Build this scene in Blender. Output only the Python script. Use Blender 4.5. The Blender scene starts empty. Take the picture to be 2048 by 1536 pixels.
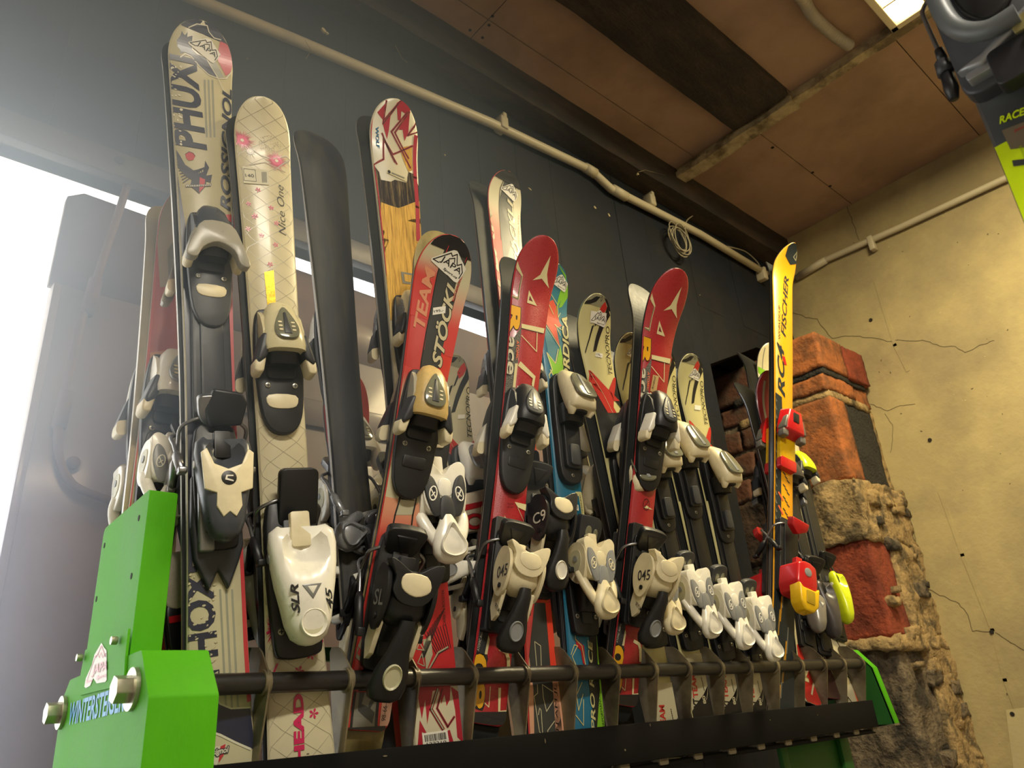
import bpy, bmesh, math, random
from mathutils import Vector, Matrix, noise
random.seed(7)
C = bpy.context.scene.collection
EYE = 1.35                                  # eye height above the floor
# ------------------------------------------------------------------ camera
FPX = 1514.0
_up = Vector((-283, -3401, 1514)).normalized()
_x = Vector((1826, 517, 1514)); _x = (_x - _up * _x.dot(_up)).normalized()
_y = _up.cross(_x)
if _y.z < 0: _y = -_y
M3 = Matrix((_x, _y, _up))                  # image frame (right, down, forward) -> room frame
def P(px, py, **k):
    """the point of the room seen at an image position, on the plane X=, Y= or Z= (Z above the floor)"""
    r = M3 @ Vector((px - 1024, py - 768, FPX))
    (a, v), = k.items()
    if a == 'Z': v -= EYE
    p = r * (v / r['XYZ'.index(a)])
    return p + Vector((0, 0, EYE))
cam_d = bpy.data.cameras.new('camera'); cam = bpy.data.objects.new('camera', cam_d); C.objects.link(cam)
R3 = Matrix((M3 @ Vector((1, 0, 0)), M3 @ Vector((0, -1, 0)), M3 @ Vector((0, 0, -1)))).transposed()
cam.matrix_world = Matrix.Translation((0, 0, EYE)) @ R3.to_4x4()
cam_d.sensor_width = 36; cam_d.lens = FPX / 2048 * 36; cam_d.clip_start = 0.02; cam_d.clip_end = 60
bpy.context.scene.camera = cam
cam_d.dof.use_dof = True; cam_d.dof.focus_distance = 1.45; cam_d.dof.aperture_fstop = 11.0
# ------------------------------------------------------------------ light and exposure
sc = bpy.context.scene
sc.view_settings.view_transform = 'Standard'; sc.view_settings.look = 'None'
sc.view_settings.gamma = 1; sc.view_settings.use_curve_mapping = False
sc.view_settings.exposure = 0.75
W = bpy.data.worlds.new('daylight'); sc.world = W; W.use_nodes = True
W.node_tree.nodes['Background'].inputs[0].default_value = (0.86, 0.93, 1.0, 1)
W.node_tree.nodes['Background'].inputs[1].default_value = 2.5
sc.cycles.use_denoising = True
sc.cycles.max_bounces = 7; sc.cycles.diffuse_bounces = 4; sc.cycles.glossy_bounces = 3
sc.cycles.volume_bounces = 0
sc.cycles.sample_clamp_indirect = 4.0
def area(name, loc, rot, sx, sy, power, col, spread=None):
    l = bpy.data.lights.new(name, 'AREA'); l.shape = 'RECTANGLE'; l.size = sx; l.size_y = sy
    l.energy = power; l.color = col
    if spread: l.spread = spread
    o = bpy.data.objects.new(name, l); C.objects.link(o); o.location = loc; o.rotation_euler = rot
    return o
# daylight coming in through the open doorway, left of the door leaf
area('doorway_daylight', (-0.75, 2.25, 1.75), (math.radians(90), 0, math.radians(180)), 1.9, 1.9, 5.5, (0.80, 0.90, 1.0))
# ------------------------------------------------------------------ helpers
def s2l(c):
    c = c / 255.0
    return c / 12.92 if c <= 0.04045 else ((c + 0.055) / 1.055) ** 2.4
_M = {}
def mat(name, rgb, rough=0.5, metal=0.0, noise_amt=0.0, noise_scale=8.0, bump=0.0, bump_scale=60.0, coat=0.0,
        rgb2=None, mix_scale=4.0, mix_lo=0.45, mix_hi=0.6, emit=0.0, spec=0.5, stretch=None):
    if name in _M: return _M[name]
    m = bpy.data.materials.new(name); m.use_nodes = True; nt = m.node_tree; N = nt.nodes; L = nt.links
    b = N['Principled BSDF']
    col = tuple(s2l(v) for v in rgb) + (1,)
    b.inputs['Base Color'].default_value = col
    b.inputs['Roughness'].default_value = rough; b.inputs['Metallic'].default_value = metal
    b.inputs['Coat Weight'].default_value = coat; b.inputs['Specular IOR Level'].default_value = spec
    b.inputs['Coat Roughness'].default_value = 0.12
    tc = N.new('ShaderNodeTexCoord'); src = tc.outputs['Object']
    if stretch:
        mp = N.new('ShaderNodeMapping'); mp.inputs['Scale'].default_value = stretch; L.new(src, mp.inputs[0]); src = mp.outputs[0]
    cur = None
    if rgb2:
        n = N.new('ShaderNodeTexNoise'); n.inputs['Scale'].default_value = mix_scale; n.inputs['Detail'].default_value = 8
        n.inputs['Roughness'].default_value = 0.62; L.new(src, n.inputs['Vector'])
        r = N.new('ShaderNodeMapRange'); r.inputs[1].default_value = mix_lo; r.inputs[2].default_value = mix_hi; L.new(n.outputs[0], r.inputs[0])
        x = N.new('ShaderNodeMix'); x.data_type = 'RGBA'; L.new(r.outputs[0], x.inputs[0])
        x.inputs[6].default_value = col; x.inputs[7].default_value = tuple(s2l(v) for v in rgb2) + (1,)
        cur = x.outputs[2]
    if noise_amt:
        n = N.new('ShaderNodeTexNoise'); n.inputs['Scale'].default_value = noise_scale; n.inputs['Detail'].default_value = 7
        n.inputs['Roughness'].default_value = 0.65; L.new(src, n.inputs['Vector'])
        r = N.new('ShaderNodeMapRange'); r.inputs[1].default_value = 0.3; r.inputs[2].default_value = 0.7
        r.inputs[3].default_value = 1 - noise_amt; r.inputs[4].default_value = 1 + noise_amt * 0.6; L.new(n.outputs[0], r.inputs[0])
        x = N.new('ShaderNodeVectorMath'); x.operation = 'SCALE'
        if cur: L.new(cur, x.inputs[0])
        else: x.inputs[0].default_value = col[:3]
        L.new(r.outputs[0], x.inputs['Scale']); cur = x.outputs[0]
        rr = N.new('ShaderNodeMapRange'); rr.inputs[3].default_value = max(0.03, rough - 0.12); rr.inputs[4].default_value = min(1, rough + 0.12)
        L.new(n.outputs[0], rr.inputs[0]); L.new(rr.outputs[0], b.inputs['Roughness'])
    if cur: L.new(cur, b.inputs['Base Color'])
    if bump:
        n = N.new('ShaderNodeTexNoise'); n.inputs['Scale'].default_value = bump_scale; n.inputs['Detail'].default_value = 5
        L.new(src, n.inputs['Vector'])
        bb = N.new('ShaderNodeBump'); bb.inputs['Strength'].default_value = bump; bb.inputs['Distance'].default_value = 0.01
        L.new(n.outputs[0], bb.inputs['Height']); L.new(bb.outputs[0], b.inputs['Normal'])
    if emit:
        b.inputs['Emission Color'].default_value = col; b.inputs['Emission Strength'].default_value = emit
    _M[name] = m
    return m
def tag(o, label=None, cat=None, group=None, kind=None):
    if label: o['label'] = label
    if cat: o['category'] = cat
    if group: o['group'] = group
    if kind: o['kind'] = kind
    return o
def empty(name, loc=(0, 0, 0), mw=None):
    o = bpy.data.objects.new(name, None); C.objects.link(o); o.empty_display_size = 0.05
    if mw is not None: o.matrix_world = mw
    else: o.location = loc
    return o
class MB:
    """collects shapes for ONE mesh object"""
    def __init__(s): s.bm = bmesh.new(); s.mats = []
    def mi(s, m):
        if m not in s.mats: s.mats.append(m)
        return s.mats.index(m)
    def merge(s, bm2, m, smooth=False):
        i = s.mi(m); mp = {}
        for v in bm2.verts: mp[v] = s.bm.verts.new(v.co)
        for f in bm2.faces:
            try: g = s.bm.faces.new([mp[v] for v in f.verts])
            except ValueError: continue
            g.material_index = i; g.smooth = smooth or f.smooth
        bm2.free(); return s
    def box(s, lo, hi, m, bev=0.0, seg=2):
        b = bmesh.new()
        bmesh.ops.create_cube(b, size=1)
        for v in b.verts: v.co = Vector([(lo[i] + hi[i]) / 2 + v.co[i] * (hi[i] - lo[i]) for i in range(3)])
        if bev: bmesh.ops.bevel(b, geom=b.edges[:], offset=bev, segments=seg, affect='EDGES', profile=0.5)
        return s.merge(b, m, bool(bev))
    def slab(s, poly, n0, n1, m, bev=0.0, seg=2, scale_top=1.0, plane='xy', smooth=True, shift=(0, 0)):
        """polygon in two axes extruded along the third"""
        b = bmesh.new()
        cx = sum(p[0] for p in poly) / len(poly); cy = sum(p[1] for p in poly) / len(poly)
        def mk(a, c, h):
            return {'xy': (a, c, h), 'xz': (a, h, c), 'yz': (h, a, c)}[plane]
        lo = [b.verts.new(mk(p[0], p[1], n0)) for p in poly]
        hi = [b.verts.new(mk(cx + (p[0] - cx) * scale_top + shift[0], cy + (p[1] - cy) * scale_top + shift[1], n1)) for p in poly]
        n = len(poly)
        b.faces.new(lo); b.faces.new(hi[::-1])
        for i in range(n): b.faces.new((lo[i], hi[i], hi[(i + 1) % n], lo[(i + 1) % n]))
        bmesh.ops.recalc_face_normals(b, faces=b.faces[:])
        if bev:
            hs = set(hi); es = [e for e in b.edges if e.verts[0] in hs or e.verts[1] in hs]
            bmesh.ops.bevel(b, geom=es, offset=bev, segments=seg, affect='EDGES', profile=0.5, clamp_overlap=True)
        return s.merge(b, m, smooth and bool(bev))
    def rings(s, rs, m, cap=True, smooth=True, closed=False):
        b = bmesh.new(); V = [[b.verts.new(p) for p in r] for r in rs]; n = len(rs[0])
        rng = range(len(V)) if closed else range(len(V) - 1)
        for i in rng:
            A, B = V[i], V[(i + 1) % len(V)]
            for j in range(n): b.faces.new((A[j], A[(j + 1) % n], B[(j + 1) % n], B[j]))
        if cap and not closed:
            b.faces.new(V[0][::-1]); b.faces.new(V[-1])
        bmesh.ops.recalc_face_normals(b, faces=b.faces[:])
        return s.merge(b, m, smooth)
    def loft(s, secs, m, n=16, ex=2.4, cap=True):
        """secs: (v, cu, cn, half_u, half_n[, exponent]) rings across the local y axis"""
        rs = []
        for q in secs:
            v, cu, cn, a, h = q[:5]; e = q[5] if len(q) > 5 else ex
            r = []
            for j in range(n):
                t = 2 * math.pi * j / n; c, d = math.cos(t), math.sin(t)
                r.append((cu + a * math.copysign(abs(c) ** (2 / e), c), v, cn + h * math.copysign(abs(d) ** (2 / e), d)))
            rs.append(r)
        return s.rings(rs, m, cap)
    def tube(s, pts, rad, m, n=10, cap=True, flat=1.0, up=None):
        pts = [Vector(p) for p in pts]; rs = []
        k = len(pts); prev = None
        for i, p in enumerate(pts):
            d = (pts[min(i + 1, k - 1)] - pts[max(i - 1, 0)]).normalized()
            if prev is None:
                a = Vector(up) if up else (Vector((0, 0, 1)) if abs(d.z) < 0.9 else Vector((1, 0, 0)))
            else: a = prev
            a = (a - d * a.dot(d)).normalized(); prev = a; c = d.cross(a)
            r = rad[i] if isinstance(rad, (list, tuple)) else rad
            rs.append([p + a * (math.cos(2 * math.pi * j / n) * r * flat) + c * (math.sin(2 * math.pi * j / n) * r) for j in range(n)])
        return s.rings(rs, m, cap)
    def build(s, name, parent=None, auto=None, mw=None):
        me = bpy.data.meshes.new(name); s.bm.normal_update(); s.bm.to_mesh(me); s.bm.free()
        for m in s.mats: me.materials.append(m)
        o = bpy.data.objects.new(name, me); C.objects.link(o)
        if parent is not None: o.parent = parent
        if mw is not None: o.matrix_world = mw
        if auto:
            try:
                me.set_sharp_from_angle(angle=math.radians(auto))
            except Exception: pass
        return o
def smooth_path(pts, k=6):
    """Catmull-Rom through the points"""
    pts = [Vector(p) for p in pts]; out = []
    for i in range(len(pts) - 1):
        a, b, c, d = pts[max(i - 1, 0)], pts[i], pts[i + 1], pts[min(i + 2, len(pts) - 1)]
        for j in range(k):
            t = j / k
            out.append(0.5 * ((2 * b) + (c - a) * t + (2 * a - 5 * b + 4 * c - d) * t * t + (3 * b - a - 3 * c + d) * t ** 3))
    out.append(pts[-1]); return out
def scurve(pts, k=4, closed=True):
    """smooth closed 2-D outline"""
    n = len(pts); out = []
    for i in range(n if closed else n - 1):
        a, b, c, d = [Vector(pts[(i + j) % n]) if closed else Vector(pts[min(max(i + j, 0), n - 1)]) for j in (-1, 0, 1, 2)]
        for j in range(k):
            t = j / k
            p = 0.5 * ((2 * b) + (c - a) * t + (2 * a - 5 * b + 4 * c - d) * t * t + (3 * b - a - 3 * c + d) * t ** 3)
            out.append((p.x, p.y))
    if not closed: out.append(tuple(pts[-1]))
    return out
def rrect(x0, y0, x1, y1, r, k=4):
    out = []
    for cx, cy, a0 in ((x1 - r, y1 - r, 0), (x0 + r, y1 - r, 90), (x0 + r, y0 + r, 180), (x1 - r, y0 + r, 270)):
        for j in range(k + 1):
            t = math.radians(a0 + 90 * j / k); out.append((cx + r * math.cos(t), cy + r * math.sin(t)))
    return out
def ell(cx, cy, a, b, n=20, rot=0):
    c, d = math.cos(rot), math.sin(rot)
    return [(cx + a * math.cos(2 * math.pi * i / n) * c - b * math.sin(2 * math.pi * i / n) * d,
             cy + a * math.cos(2 * math.pi * i / n) * d + b * math.sin(2 * math.pi * i / n) * c) for i in range(n)]
# ------------------------------------------------------------------ setting
ZC = EYE + 2.49            # ceiling
XR = 3.855                 # right wall
YB = 1.75                  # back wall face
m_wall = mat('wall_boards', (24, 29, 38), 0.8, spec=0.25, noise_amt=0.35, noise_scale=3, bump=0.25, bump_scale=25, rgb2=(34, 34, 37), mix_scale=2.2)
m_beam = mat('beam_dark', (48, 44, 42), 0.75, noise_amt=0.35, noise_scale=5, bump=0.5, bump_scale=40, rgb2=(70, 58, 50), mix_scale=3, stretch=(1, 4, 4))
m_ceil = mat('hardboard', (172, 142, 120), 0.65, noise_amt=0.16, noise_scale=3, bump=0.05, bump_scale=200, rgb2=(152, 124, 104), mix_scale=1.6)
m_seam = mat('seam_dark', (34, 28, 24), 0.9)
m_plaster = mat('plaster', (180, 164, 118), 0.85, noise_amt=0.12, noise_scale=2.6, bump=0.22, bump_scale=45, rgb2=(152, 138, 104), mix_scale=1.7, mix_lo=0.42, mix_hi=0.62)
m_plpatch = mat('plaster_patch', (188, 174, 132), 0.85, noise_amt=0.06, bump=0.1)
m_crack = mat('crack', (104, 92, 66), 0.95)
m_floor = mat('floor_concrete', (120, 112, 102), 0.8, noise_amt=0.2)
m_side = mat('side_plaster', (176, 166, 146), 0.85, noise_amt=0.1)
m_door = mat('door_steel', (140, 116, 110), 0.45, noise_amt=0.18, noise_scale=3, bump=0.08, bump_scale=30, rgb2=(112, 104, 108), mix_scale=1.5, coat=0.15)
m_lint = mat('lintel_steel', (84, 76, 72), 0.45, noise_amt=0.15, noise_scale=4, bump=0.05)
m_rodp = mat('painted_rod', (120, 88, 78), 0.4, noise_amt=0.2, noise_scale=20)
m_pipe = mat('pvc_pipe', (196, 186, 160), 0.45, noise_amt=0.06)
m_lath = mat('lath', (186, 170, 134), 0.8, noise_amt=0.35, noise_scale=14, bump=0.4, bump_scale=60, rgb2=(120, 106, 82), mix_scale=9)

def struct(mb, name, label=None):
    o = mb.build(name); o['kind'] = 'structure'
    if label: o['label'] = label
    return o
b = MB(); b.box((-3.2, -3.2, -0.1), (XR + 0.2, YB + 0.6, 0), m_floor); struct(b, 'floor')
# back wall: dark boards above the doorway and to its right, with a shadowed recess beside the pier
zl = EYE + 1.325
b = MB()
x = -3.2
rr = random.Random(3)
while x < XR:                                  # vertical boards
    w = 0.17 + rr.random() * 0.05; x1 = min(x + w, XR)
    if x < 2.92 < x1: x1 = 2.92
    z0 = zl + 0.07 if x1 < 2.15 else (EYE + 1.79 if x1 > 2.92 else 0.0)
    b.box((x, YB - rr.random() * 0.0015, z0), (x1 - 0.0014, YB + 0.06, ZC), m_wall)
    x = x1
b.box((-3.2, YB + 0.02, zl), (2.12, YB + 0.07, ZC), m_wall)
b.box((2.12, YB + 0.02, 0), (2.92, YB + 0.40, ZC), m_wall)
b.slab([(2.92, EYE + 1.47), (3.40, EYE + 1.69), (XR, EYE + 1.69), (XR, EYE + 1.80), (2.92, EYE + 1.80)], YB, YB + 0.25, m_wall, plane='xz'); b.box((2.86, YB + 0.02, EYE + 1.79), (XR + 0.2, YB + 0.36, ZC), m_wall)
b.box((2.72, 2.06, 0), (XR + 0.2, 2.2, EYE + 1.8), m_wall)
struct(b, 'wall_back', 'dark board wall above and beside the doorway')
chips = MB()
for px, py, a_, c_ in ((648, 60, .010, .016), (655, 66, .006, .008), (1276, 348, .012, .008), (890, 310, .004, .006), (1010, 540, .003, .005), (640, 298, .003, .003), (495, 117, .003, .003), (1190, 415, .014, .010), (1218, 430, .016, .008), (1232, 378, .010, .005), (1060, 378, .004, .016), (1310, 620, .003, .003), (1400, 590, .003, .004)):
    p = P(px, py, Y=(1.632 if py < 70 or px == 1276 else YB - .003)); chips.slab(ell(p.x, p.z, a_ * .6, c_ * .6, 7, px), p.y - .001, p.y + .006, m_plpatch if a_ < .013 else m_lath, plane='xz')
for pts_ in ([(1275, 345), (1290, 340), (1330, 350)], [(610, 80), (622, 100), (612, 118)], [(790, 90), (805, 118), (815, 125)]):
    chips.tube([P(x_, y_, Y=1.63) for x_, y_ in pts_], .0008, m_lath, 5)
struct(chips, 'trim_6', 'paint chips and cobweb shreds on the dark boards')
b = MB(); b.box((-3.2, YB - 0.012, zl), (2.12, YB + 0.075, zl + 0.075), m_lint, 0.003)
b.slab(ell(0.325, zl + 0.045, 0.012, 0.009, 14), YB - 0.02, YB - 0.011, m_seam, plane='xz')
struct(b, 'trim_1', 'steel lintel edge over the doorway')
# right wall
b = MB(); b.box((XR, -3.2, 0), (XR + 0.2, 2.3, ZC + 0.1), m_plaster)
def wall_poly(pts, m, dep=0.004):
    q = [P(px, py, X=XR) for px, py in pts]
    b.slab([(p.y, p.z) for p in q], XR - dep, XR + 0.01, m, plane='yz')
def wall_line(pts, wid, m, dep=0.0015):
    if m.name == 'crack':
        r_ = random.Random(int(pts[0][0])); o_ = []
        for (x0, y0), (x1, y1) in zip(pts, pts[1:]):
            k = max(1, int(math.hypot(x1 - x0, y1 - y0) / 7))
            for i in range(k): o_.append((x0 + (x1 - x0) * i / k + r_.uniform(-1.2, 1.2), y0 + (y1 - y0) * i / k + r_.uniform(-1.6, 1.6)))
        pts = o_ + [pts[-1]]; wid *= .7
    q = [P(px, py, X=XR) for px, py in pts]
    for i in range(len(q) - 1):
        a, c = q[i], q[i + 1]; d = (c - a); n_ = Vector((0, -d.z, d.y)).normalized() * wid / 2; e = d.normalized() * wid * 0.4
        b.slab([(v.y, v.z) for v in (a - n_ - e, c - n_ + e, c + n_ + e, a + n_ - e)], XR - dep, XR + 0.002, m, plane='yz')
wall_line([(1583, 623), (1612, 634), (1634, 638), (1648, 656), (1664, 676)], 0.004, m_crack)
wall_line([(1664, 676), (1690, 673), (1735, 674), (1775, 682), (1798, 680), (1845, 681), (1880, 692), (1910, 694), (1931, 705), (1960, 692), (1988, 681)], 0.0035, m_crack)
wall_line([(1740, 808), (1775, 821), (1800, 812), (1830, 808)], 0.003, m_crack)
wall_line([(1812, 1026), (1825, 1050), (1832, 1085), (1845, 1145), (1850, 1175), (1880, 1190), (1918, 1206), (1935, 1230), (1945, 1262), (1985, 1262), (2048, 1300)], 0.003, m_crack)
wall_line([(1770, 827), (1785, 850), (1786, 880), (1781, 905)], 0.0025, m_crack)
wall_line([(1690, 405), (1700, 430), (1718, 480)], 0.004, m_crack)
wall_line([(1750, 560), (1790, 690), (1815, 740)], 0.018, m_plaster, 0.002)
wall_line([(1880, 985), (1925, 1110), (1985, 1260), (2010, 1360), (2040, 1440)], 0.016, m_plaster, 0.002)
wall_poly([(2012, 1420), (2048, 1415), (2120, 1420), (2140, 1560), (2030, 1560)], m_plpatch, 0.003)
for px, py in ((1860, 880), (1984, 1264), (2025, 1428), (1742, 640)):
    p = P(px, py, X=XR); b.slab(ell(p.y, p.z, 0.009, 0.009, 14), XR - 0.005, XR, m_seam, plane='yz')
for i in range(46):
    px, py = 1700 + rr.random() * 340, 420 + rr.random() * 1080
    if px < 1735 + (py - 700) * 0.26: continue
    p = P(px, py, X=XR); s_ = 0.002 + rr.random() * 0.004
    b.slab(ell(p.y, p.z, s_, s_ * 0.5, 7, rr.random() * 3), XR - 0.0015, XR, m_crack if i % 3 else m_plpatch, plane='yz')
struct(b, 'wall_right', 'cracked yellowish plaster wall')
b = MB(); b.box((-3.3, -3.2, 0), (-3.2, YB + 0.6, ZC), m_side); struct(b, 'wall_left')
b = MB(); b.box((-3.3, -3.3, 0), (XR + 0.2, -3.2, ZC), m_side); struct(b, 'wall_front')
# ceiling of hardboard sheets with open seams
b = MB()
b.box((-3.2, -3.2, ZC + 0.012), (XR + 0.1, 2.1, ZC + 0.1), m_seam)
xs = [-3.2, -0.98, 0.24, 1.459, 2.80, XR]; ysl = [-3.2, -1.9, -0.7, 0.38, 1.0, 1.53, 2.1]; ysr = [-3.2, -1.3, -0.1, 0.565, 1.235, 2.1]
for i in range(len(xs) - 1):
    ys = ysr if i == 4 else ysl
    for j in range(len(ys) - 1):
        b.box((xs[i] + 0.002, ys[j] + 0.002, ZC), (xs[i + 1] - 0.002, ys[j + 1] - 0.002, ZC + 0.012), m_ceil)
for px, py in ((978, 50), (940, 60), (985, 32), (965, 75), (915, 127), (882, 112)):
    p = P(px, py, Z=ZC); b.slab(ell(p.x, p.y, 0.006, 0.006, 10), ZC - 0.002, ZC, m_seam)
for px, py in ((1545, 295), (1625, 345), (1660, 372)):
    p = P(px, py, Z=ZC); b.slab(ell(p.x, p.y, 0.008, 0.008, 10), ZC - 0.002, ZC, m_seam)
struct(b, 'ceiling', 'brown hardboard ceiling')
def rough_box(mb, lo, hi, m, seg=60, amp=0.006, axis=0):
    bb = bmesh.new(); bmesh.ops.create_cube(bb, size=1)
    for v in bb.verts: v.co = Vector([(lo[i] + hi[i]) / 2 + v.co[i] * (hi[i] - lo[i]) for i in range(3)])
    es = [e for e in bb.edges if abs((e.verts[0].co - e.verts[1].co)[axis]) > 1e-4]
    bmesh.ops.subdivide_edges(bb, edges=es, cuts=seg, use_grid_fill=True)
    for v in bb.verts:
        n_ = noise.noise_vector(v.co * 9) * amp + noise.noise_vector(v.co * 30) * amp * 0.5
        n_[axis] = 0; v.co += n_
    mb.merge(bb, m)
b = MB(); rough_box(b, (-3.2, 0.998, ZC - 0.035), (2.76, 1.285, ZC + 0.01), m_beam); struct(b, 'trim_2', 'dark beam set into the hardboard ceiling')
b = MB(); rough_box(b, (-3.2, 1.64, ZC - 0.16), (XR, YB + 0.01, ZC + 0.01), m_beam); struct(b, 'trim_3', 'dark beam along the top of the board wall')
b = MB(); rough_box(b, (2.79, -3.2, ZC - 0.045), (2.84, 1.66, ZC), m_lath, 90, 0.005, 1)
rough_box(b, (2.775, 1.0, ZC - 0.06), (2.85, 1.7, ZC - 0.03), m_lath, 40, 0.006, 1); struct(b, 'trim_4', 'whitewashed lath across the ceiling')
# door leaf with its stepped top
b = MB()
b.box((0.245, 1.80, 0.02), (2.1, 1.85, EYE + 1.015), m_door, 0.004)
b.slab([(0.238, EYE + 1.02), (2.08, EYE + 1.0), (2.08, EYE + 1.245), (0.275, EYE + 1.295), (0.24, EYE + 1.27)], 1.815, 1.845, m_door, 0.002, plane='xz')
b.box((0.52, 1.79, EYE + 0.78), (2.0, 1.80, EYE + 0.86), m_door, 0.003)
b.box((0.245, 1.79, 0.02), (0.262, 1.80, EYE + 1.01), m_door, 0.002)
dr = b.build('door_1'); tag(dr, 'brown steel door leaf standing open to the daylight', kind='structure')
b = MB()
pts = [(0.458, 1.775, EYE + .50), (0.39, 1.775, EYE + .515), (0.345, 1.775, EYE + .535), (0.315, 1.775, EYE + .585), (0.303, 1.775, EYE + .65), (0.304, 1.775, EYE + .72), (0.313, 1.775, EYE + .95), (0.325, 1.775, EYE + 1.02), (0.36, 1.765, EYE + 1.345)]
b.tube(smooth_path(pts, 5), 0.0095, m_rodp, 12)
b.tube([(0.303, 1.775, EYE + .655), (0.309, 1.775, EYE + .74)], 0.0155, m_rodp, 12)
b.tube([(0.318, 1.775, EYE + .94), (0.326, 1.775, EYE + 1.035)], 0.0155, m_rodp, 12)
b.slab(ell(0.345, EYE + 0.585, 0.014, 0.014, 16), 1.785, 1.80, m_rodp, 0.003, plane='xz')
b.build('bolt_rod', dr)
# outdoor ground seen only as glare
b = MB(); b.box((-6, YB + 0.6, -0.12), (3, 9, -0.02), mat('yard_snow', (225, 228, 232), 0.9)); struct(b, 'ground')
# pipes
def pipe(pts, r, nm, label, rings=()):
    root = MB(); root.tube(pts, r, m_pipe, 16)
    for a, c in rings: root.tube([a, c], r * 1.22, m_pipe, 16)
    o = root.build(nm); tag(o, label, 'conduit pipe'); return o
yp = YB - 0.03
pts = [P(390, 0, Y=yp) + Vector((-2.4, 0, -0.07)), P(375, -8, Y=yp), P(600, 84, Y=yp), P(980, 245, Y=yp), P(1180, 340, Y=yp), P(1192, 350, Y=yp), P(1222, 378, Y=yp), P(1235, 384, Y=yp), P(1400, 468, Y=yp), P(1532, 548, Y=yp)]
pb = pipe(pts, 0.019, 'conduit_pipe', 'long cream plastic pipe running along the dark board wall under the beam',
          [(P(1225, 378, Y=yp), P(1252, 394, Y=yp)), (P(1170, 335, Y=yp), P(1190, 347, Y=yp))])
for px, py in ((1003, 250), (1300, 404), (1525, 552)):
    p = P(px, py, Y=yp); q = MB()
    q.box((p.x - 0.02, yp - 0.024, p.z - 0.028), (p.x + 0.02, YB, p.z + 0.032), m_pipe, 0.006)
    q.box((p.x - 0.008, yp - 0.026, p.z + 0.02), (p.x + 0.012, YB, p.z + 0.05), m_pipe, 0.004)
    q.build('pipe_clip', pb)
xq = XR - 0.022
pts = [P(1592, 556, X=xq), P(1640, 525, X=xq), P(1800, 455, X=xq), P(2000, 362, X=xq), P(2060, 335, X=xq), P(2060, 335, X=xq) + Vector((0, -2.5, 0))]
pb = pipe(pts, 0.017, 'conduit_pipe', 'cream plastic pipe running along the yellowish plaster wall', [(P(1600, 551, X=xq), P(1652, 520, X=xq))])
p = P(1742, 482, X=xq); q = MB(); q.box((xq - 0.02, p.y - 0.015, p.z - 0.06), (XR, p.y + 0.015, p.z + 0.025), m_pipe, 0.005); q.build('pipe_clip', pb)
# corrugated hose under the ceiling
b = MB(); path = smooth_path([P(1598, -10, Z=ZC - 0.03) + Vector((-0.4, 0, 0)), P(1598, -10, Z=ZC - 0.03), P(1625, 30, Z=ZC - 0.03), P(1665, 68, Z=ZC - 0.03), P(1700, 92, Z=ZC - 0.03)], 40)
b.tube(path, [0.021 + 0.0035 * math.sin(i * 1.57 + 0.4) for i in range(len(path))], m_pipe, 14)
o = b.build('corrugated_hose'); tag(o, 'grey cream corrugated cable hose under the brown ceiling by the lamp', 'cable hose')
# cable coil
m_cable = mat('cable_grey', (150, 142, 120), 0.6)
b = MB(); cc = P(1357, 480, Y=YB - 0.05)
pts = []
for i in range(7 * 22):
    t = i / 22 * 2 * math.pi; k = i / 154
    r_ = 0.075 + 0.012 * math.sin(i * 0.7) * 0.3 + 0.010 * math.sin(k * 17)
    pts.append(cc + Vector((math.cos(t) * r_ * 0.82 + 0.012 * math.sin(k * 9), 0.012 * math.sin(t * 0.5 + k * 11) - 0.01 * k, math.sin(t) * r_ * 1.0 + 0.010 * math.cos(k * 13))))
pts += [P(1372, 445, Y=YB - 0.04), P(1392, 425, Y=YB - 0.03), P(1400, 395, Y=YB - 0.03), P(1380, 362, Y=YB - 0.03), P(1365, 352, Y=YB - 0.1)]
b.tube(pts[:-5] + smooth_path(pts[-6:], 8), 0.0032, m_cable, 6)
o = b.build('cable_coil'); tag(o, 'coil of thin grey cable hanging from the pipe under the ceiling', 'cable')
b = MB(); b.tube(smooth_path([P(1455, 493, Y=YB - 0.05), P(1490, 503, Y=YB - 0.03), P(1515, 525, Y=YB - 0.03), P(1523, 545, Y=YB - 0.03)], 8), 0.0035, m_cable, 6)
o = b.build('loose_cable'); tag(o, 'short loose grey cable behind the pipe end in the corner', 'cable')
# ceiling lamp
m_frame = mat('lamp_frame', (225, 215, 185), 0.4)
LX, LY, LS = 2.785, 0.545, 0.60
root = empty('ceiling_lamp', (LX - LS / 2, LY - LS / 2, ZC)); tag(root, 'square louvred ceiling lamp with white frame glowing warm', 'ceiling lamp')
b = MB(); t_ = 0.028
for lo, hi in (((-LS/2, -LS/2), (LS/2, -LS/2 + t_)), ((-LS/2, LS/2 - t_), (LS/2, LS/2)), ((-LS/2, -LS/2), (-LS/2 + t_, LS/2)), ((LS/2 - t_, -LS/2), (LS/2, LS/2))):
    b.box((lo[0], lo[1], -0.055), (hi[0], hi[1], 0.0), m_frame, 0.003)
b.build('lamp_frame', root)
b = MB()
for i in range(1, 4):
    y_ = -LS/2 + LS * i / 4; b.box((-LS/2 + t_, y_ - 0.004, -0.048), (LS/2 - t_, y_ + 0.004, -0.006), m_frame)
    b.box((y_ - 0.004, -LS/2 + t_, -0.048), (y_ + 0.004, LS/2 - t_, -0.006), m_frame)
b.build('louvre', root)
b = MB(); m_glow = mat('lamp_glow', (255, 232, 176), 0.5, emit=9.0)
b.box((-LS/2 + t_, -LS/2 + t_, -0.006), (LS/2 - t_, LS/2 - t_, -0.002), m_glow); b.build('diffuser', root)
area('lamp_light', (LX - LS / 2, LY - LS / 2, ZC - 0.07), (0, 0, 0), 0.52, 0.52, 50, (1.0, 0.85, 0.50))
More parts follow.
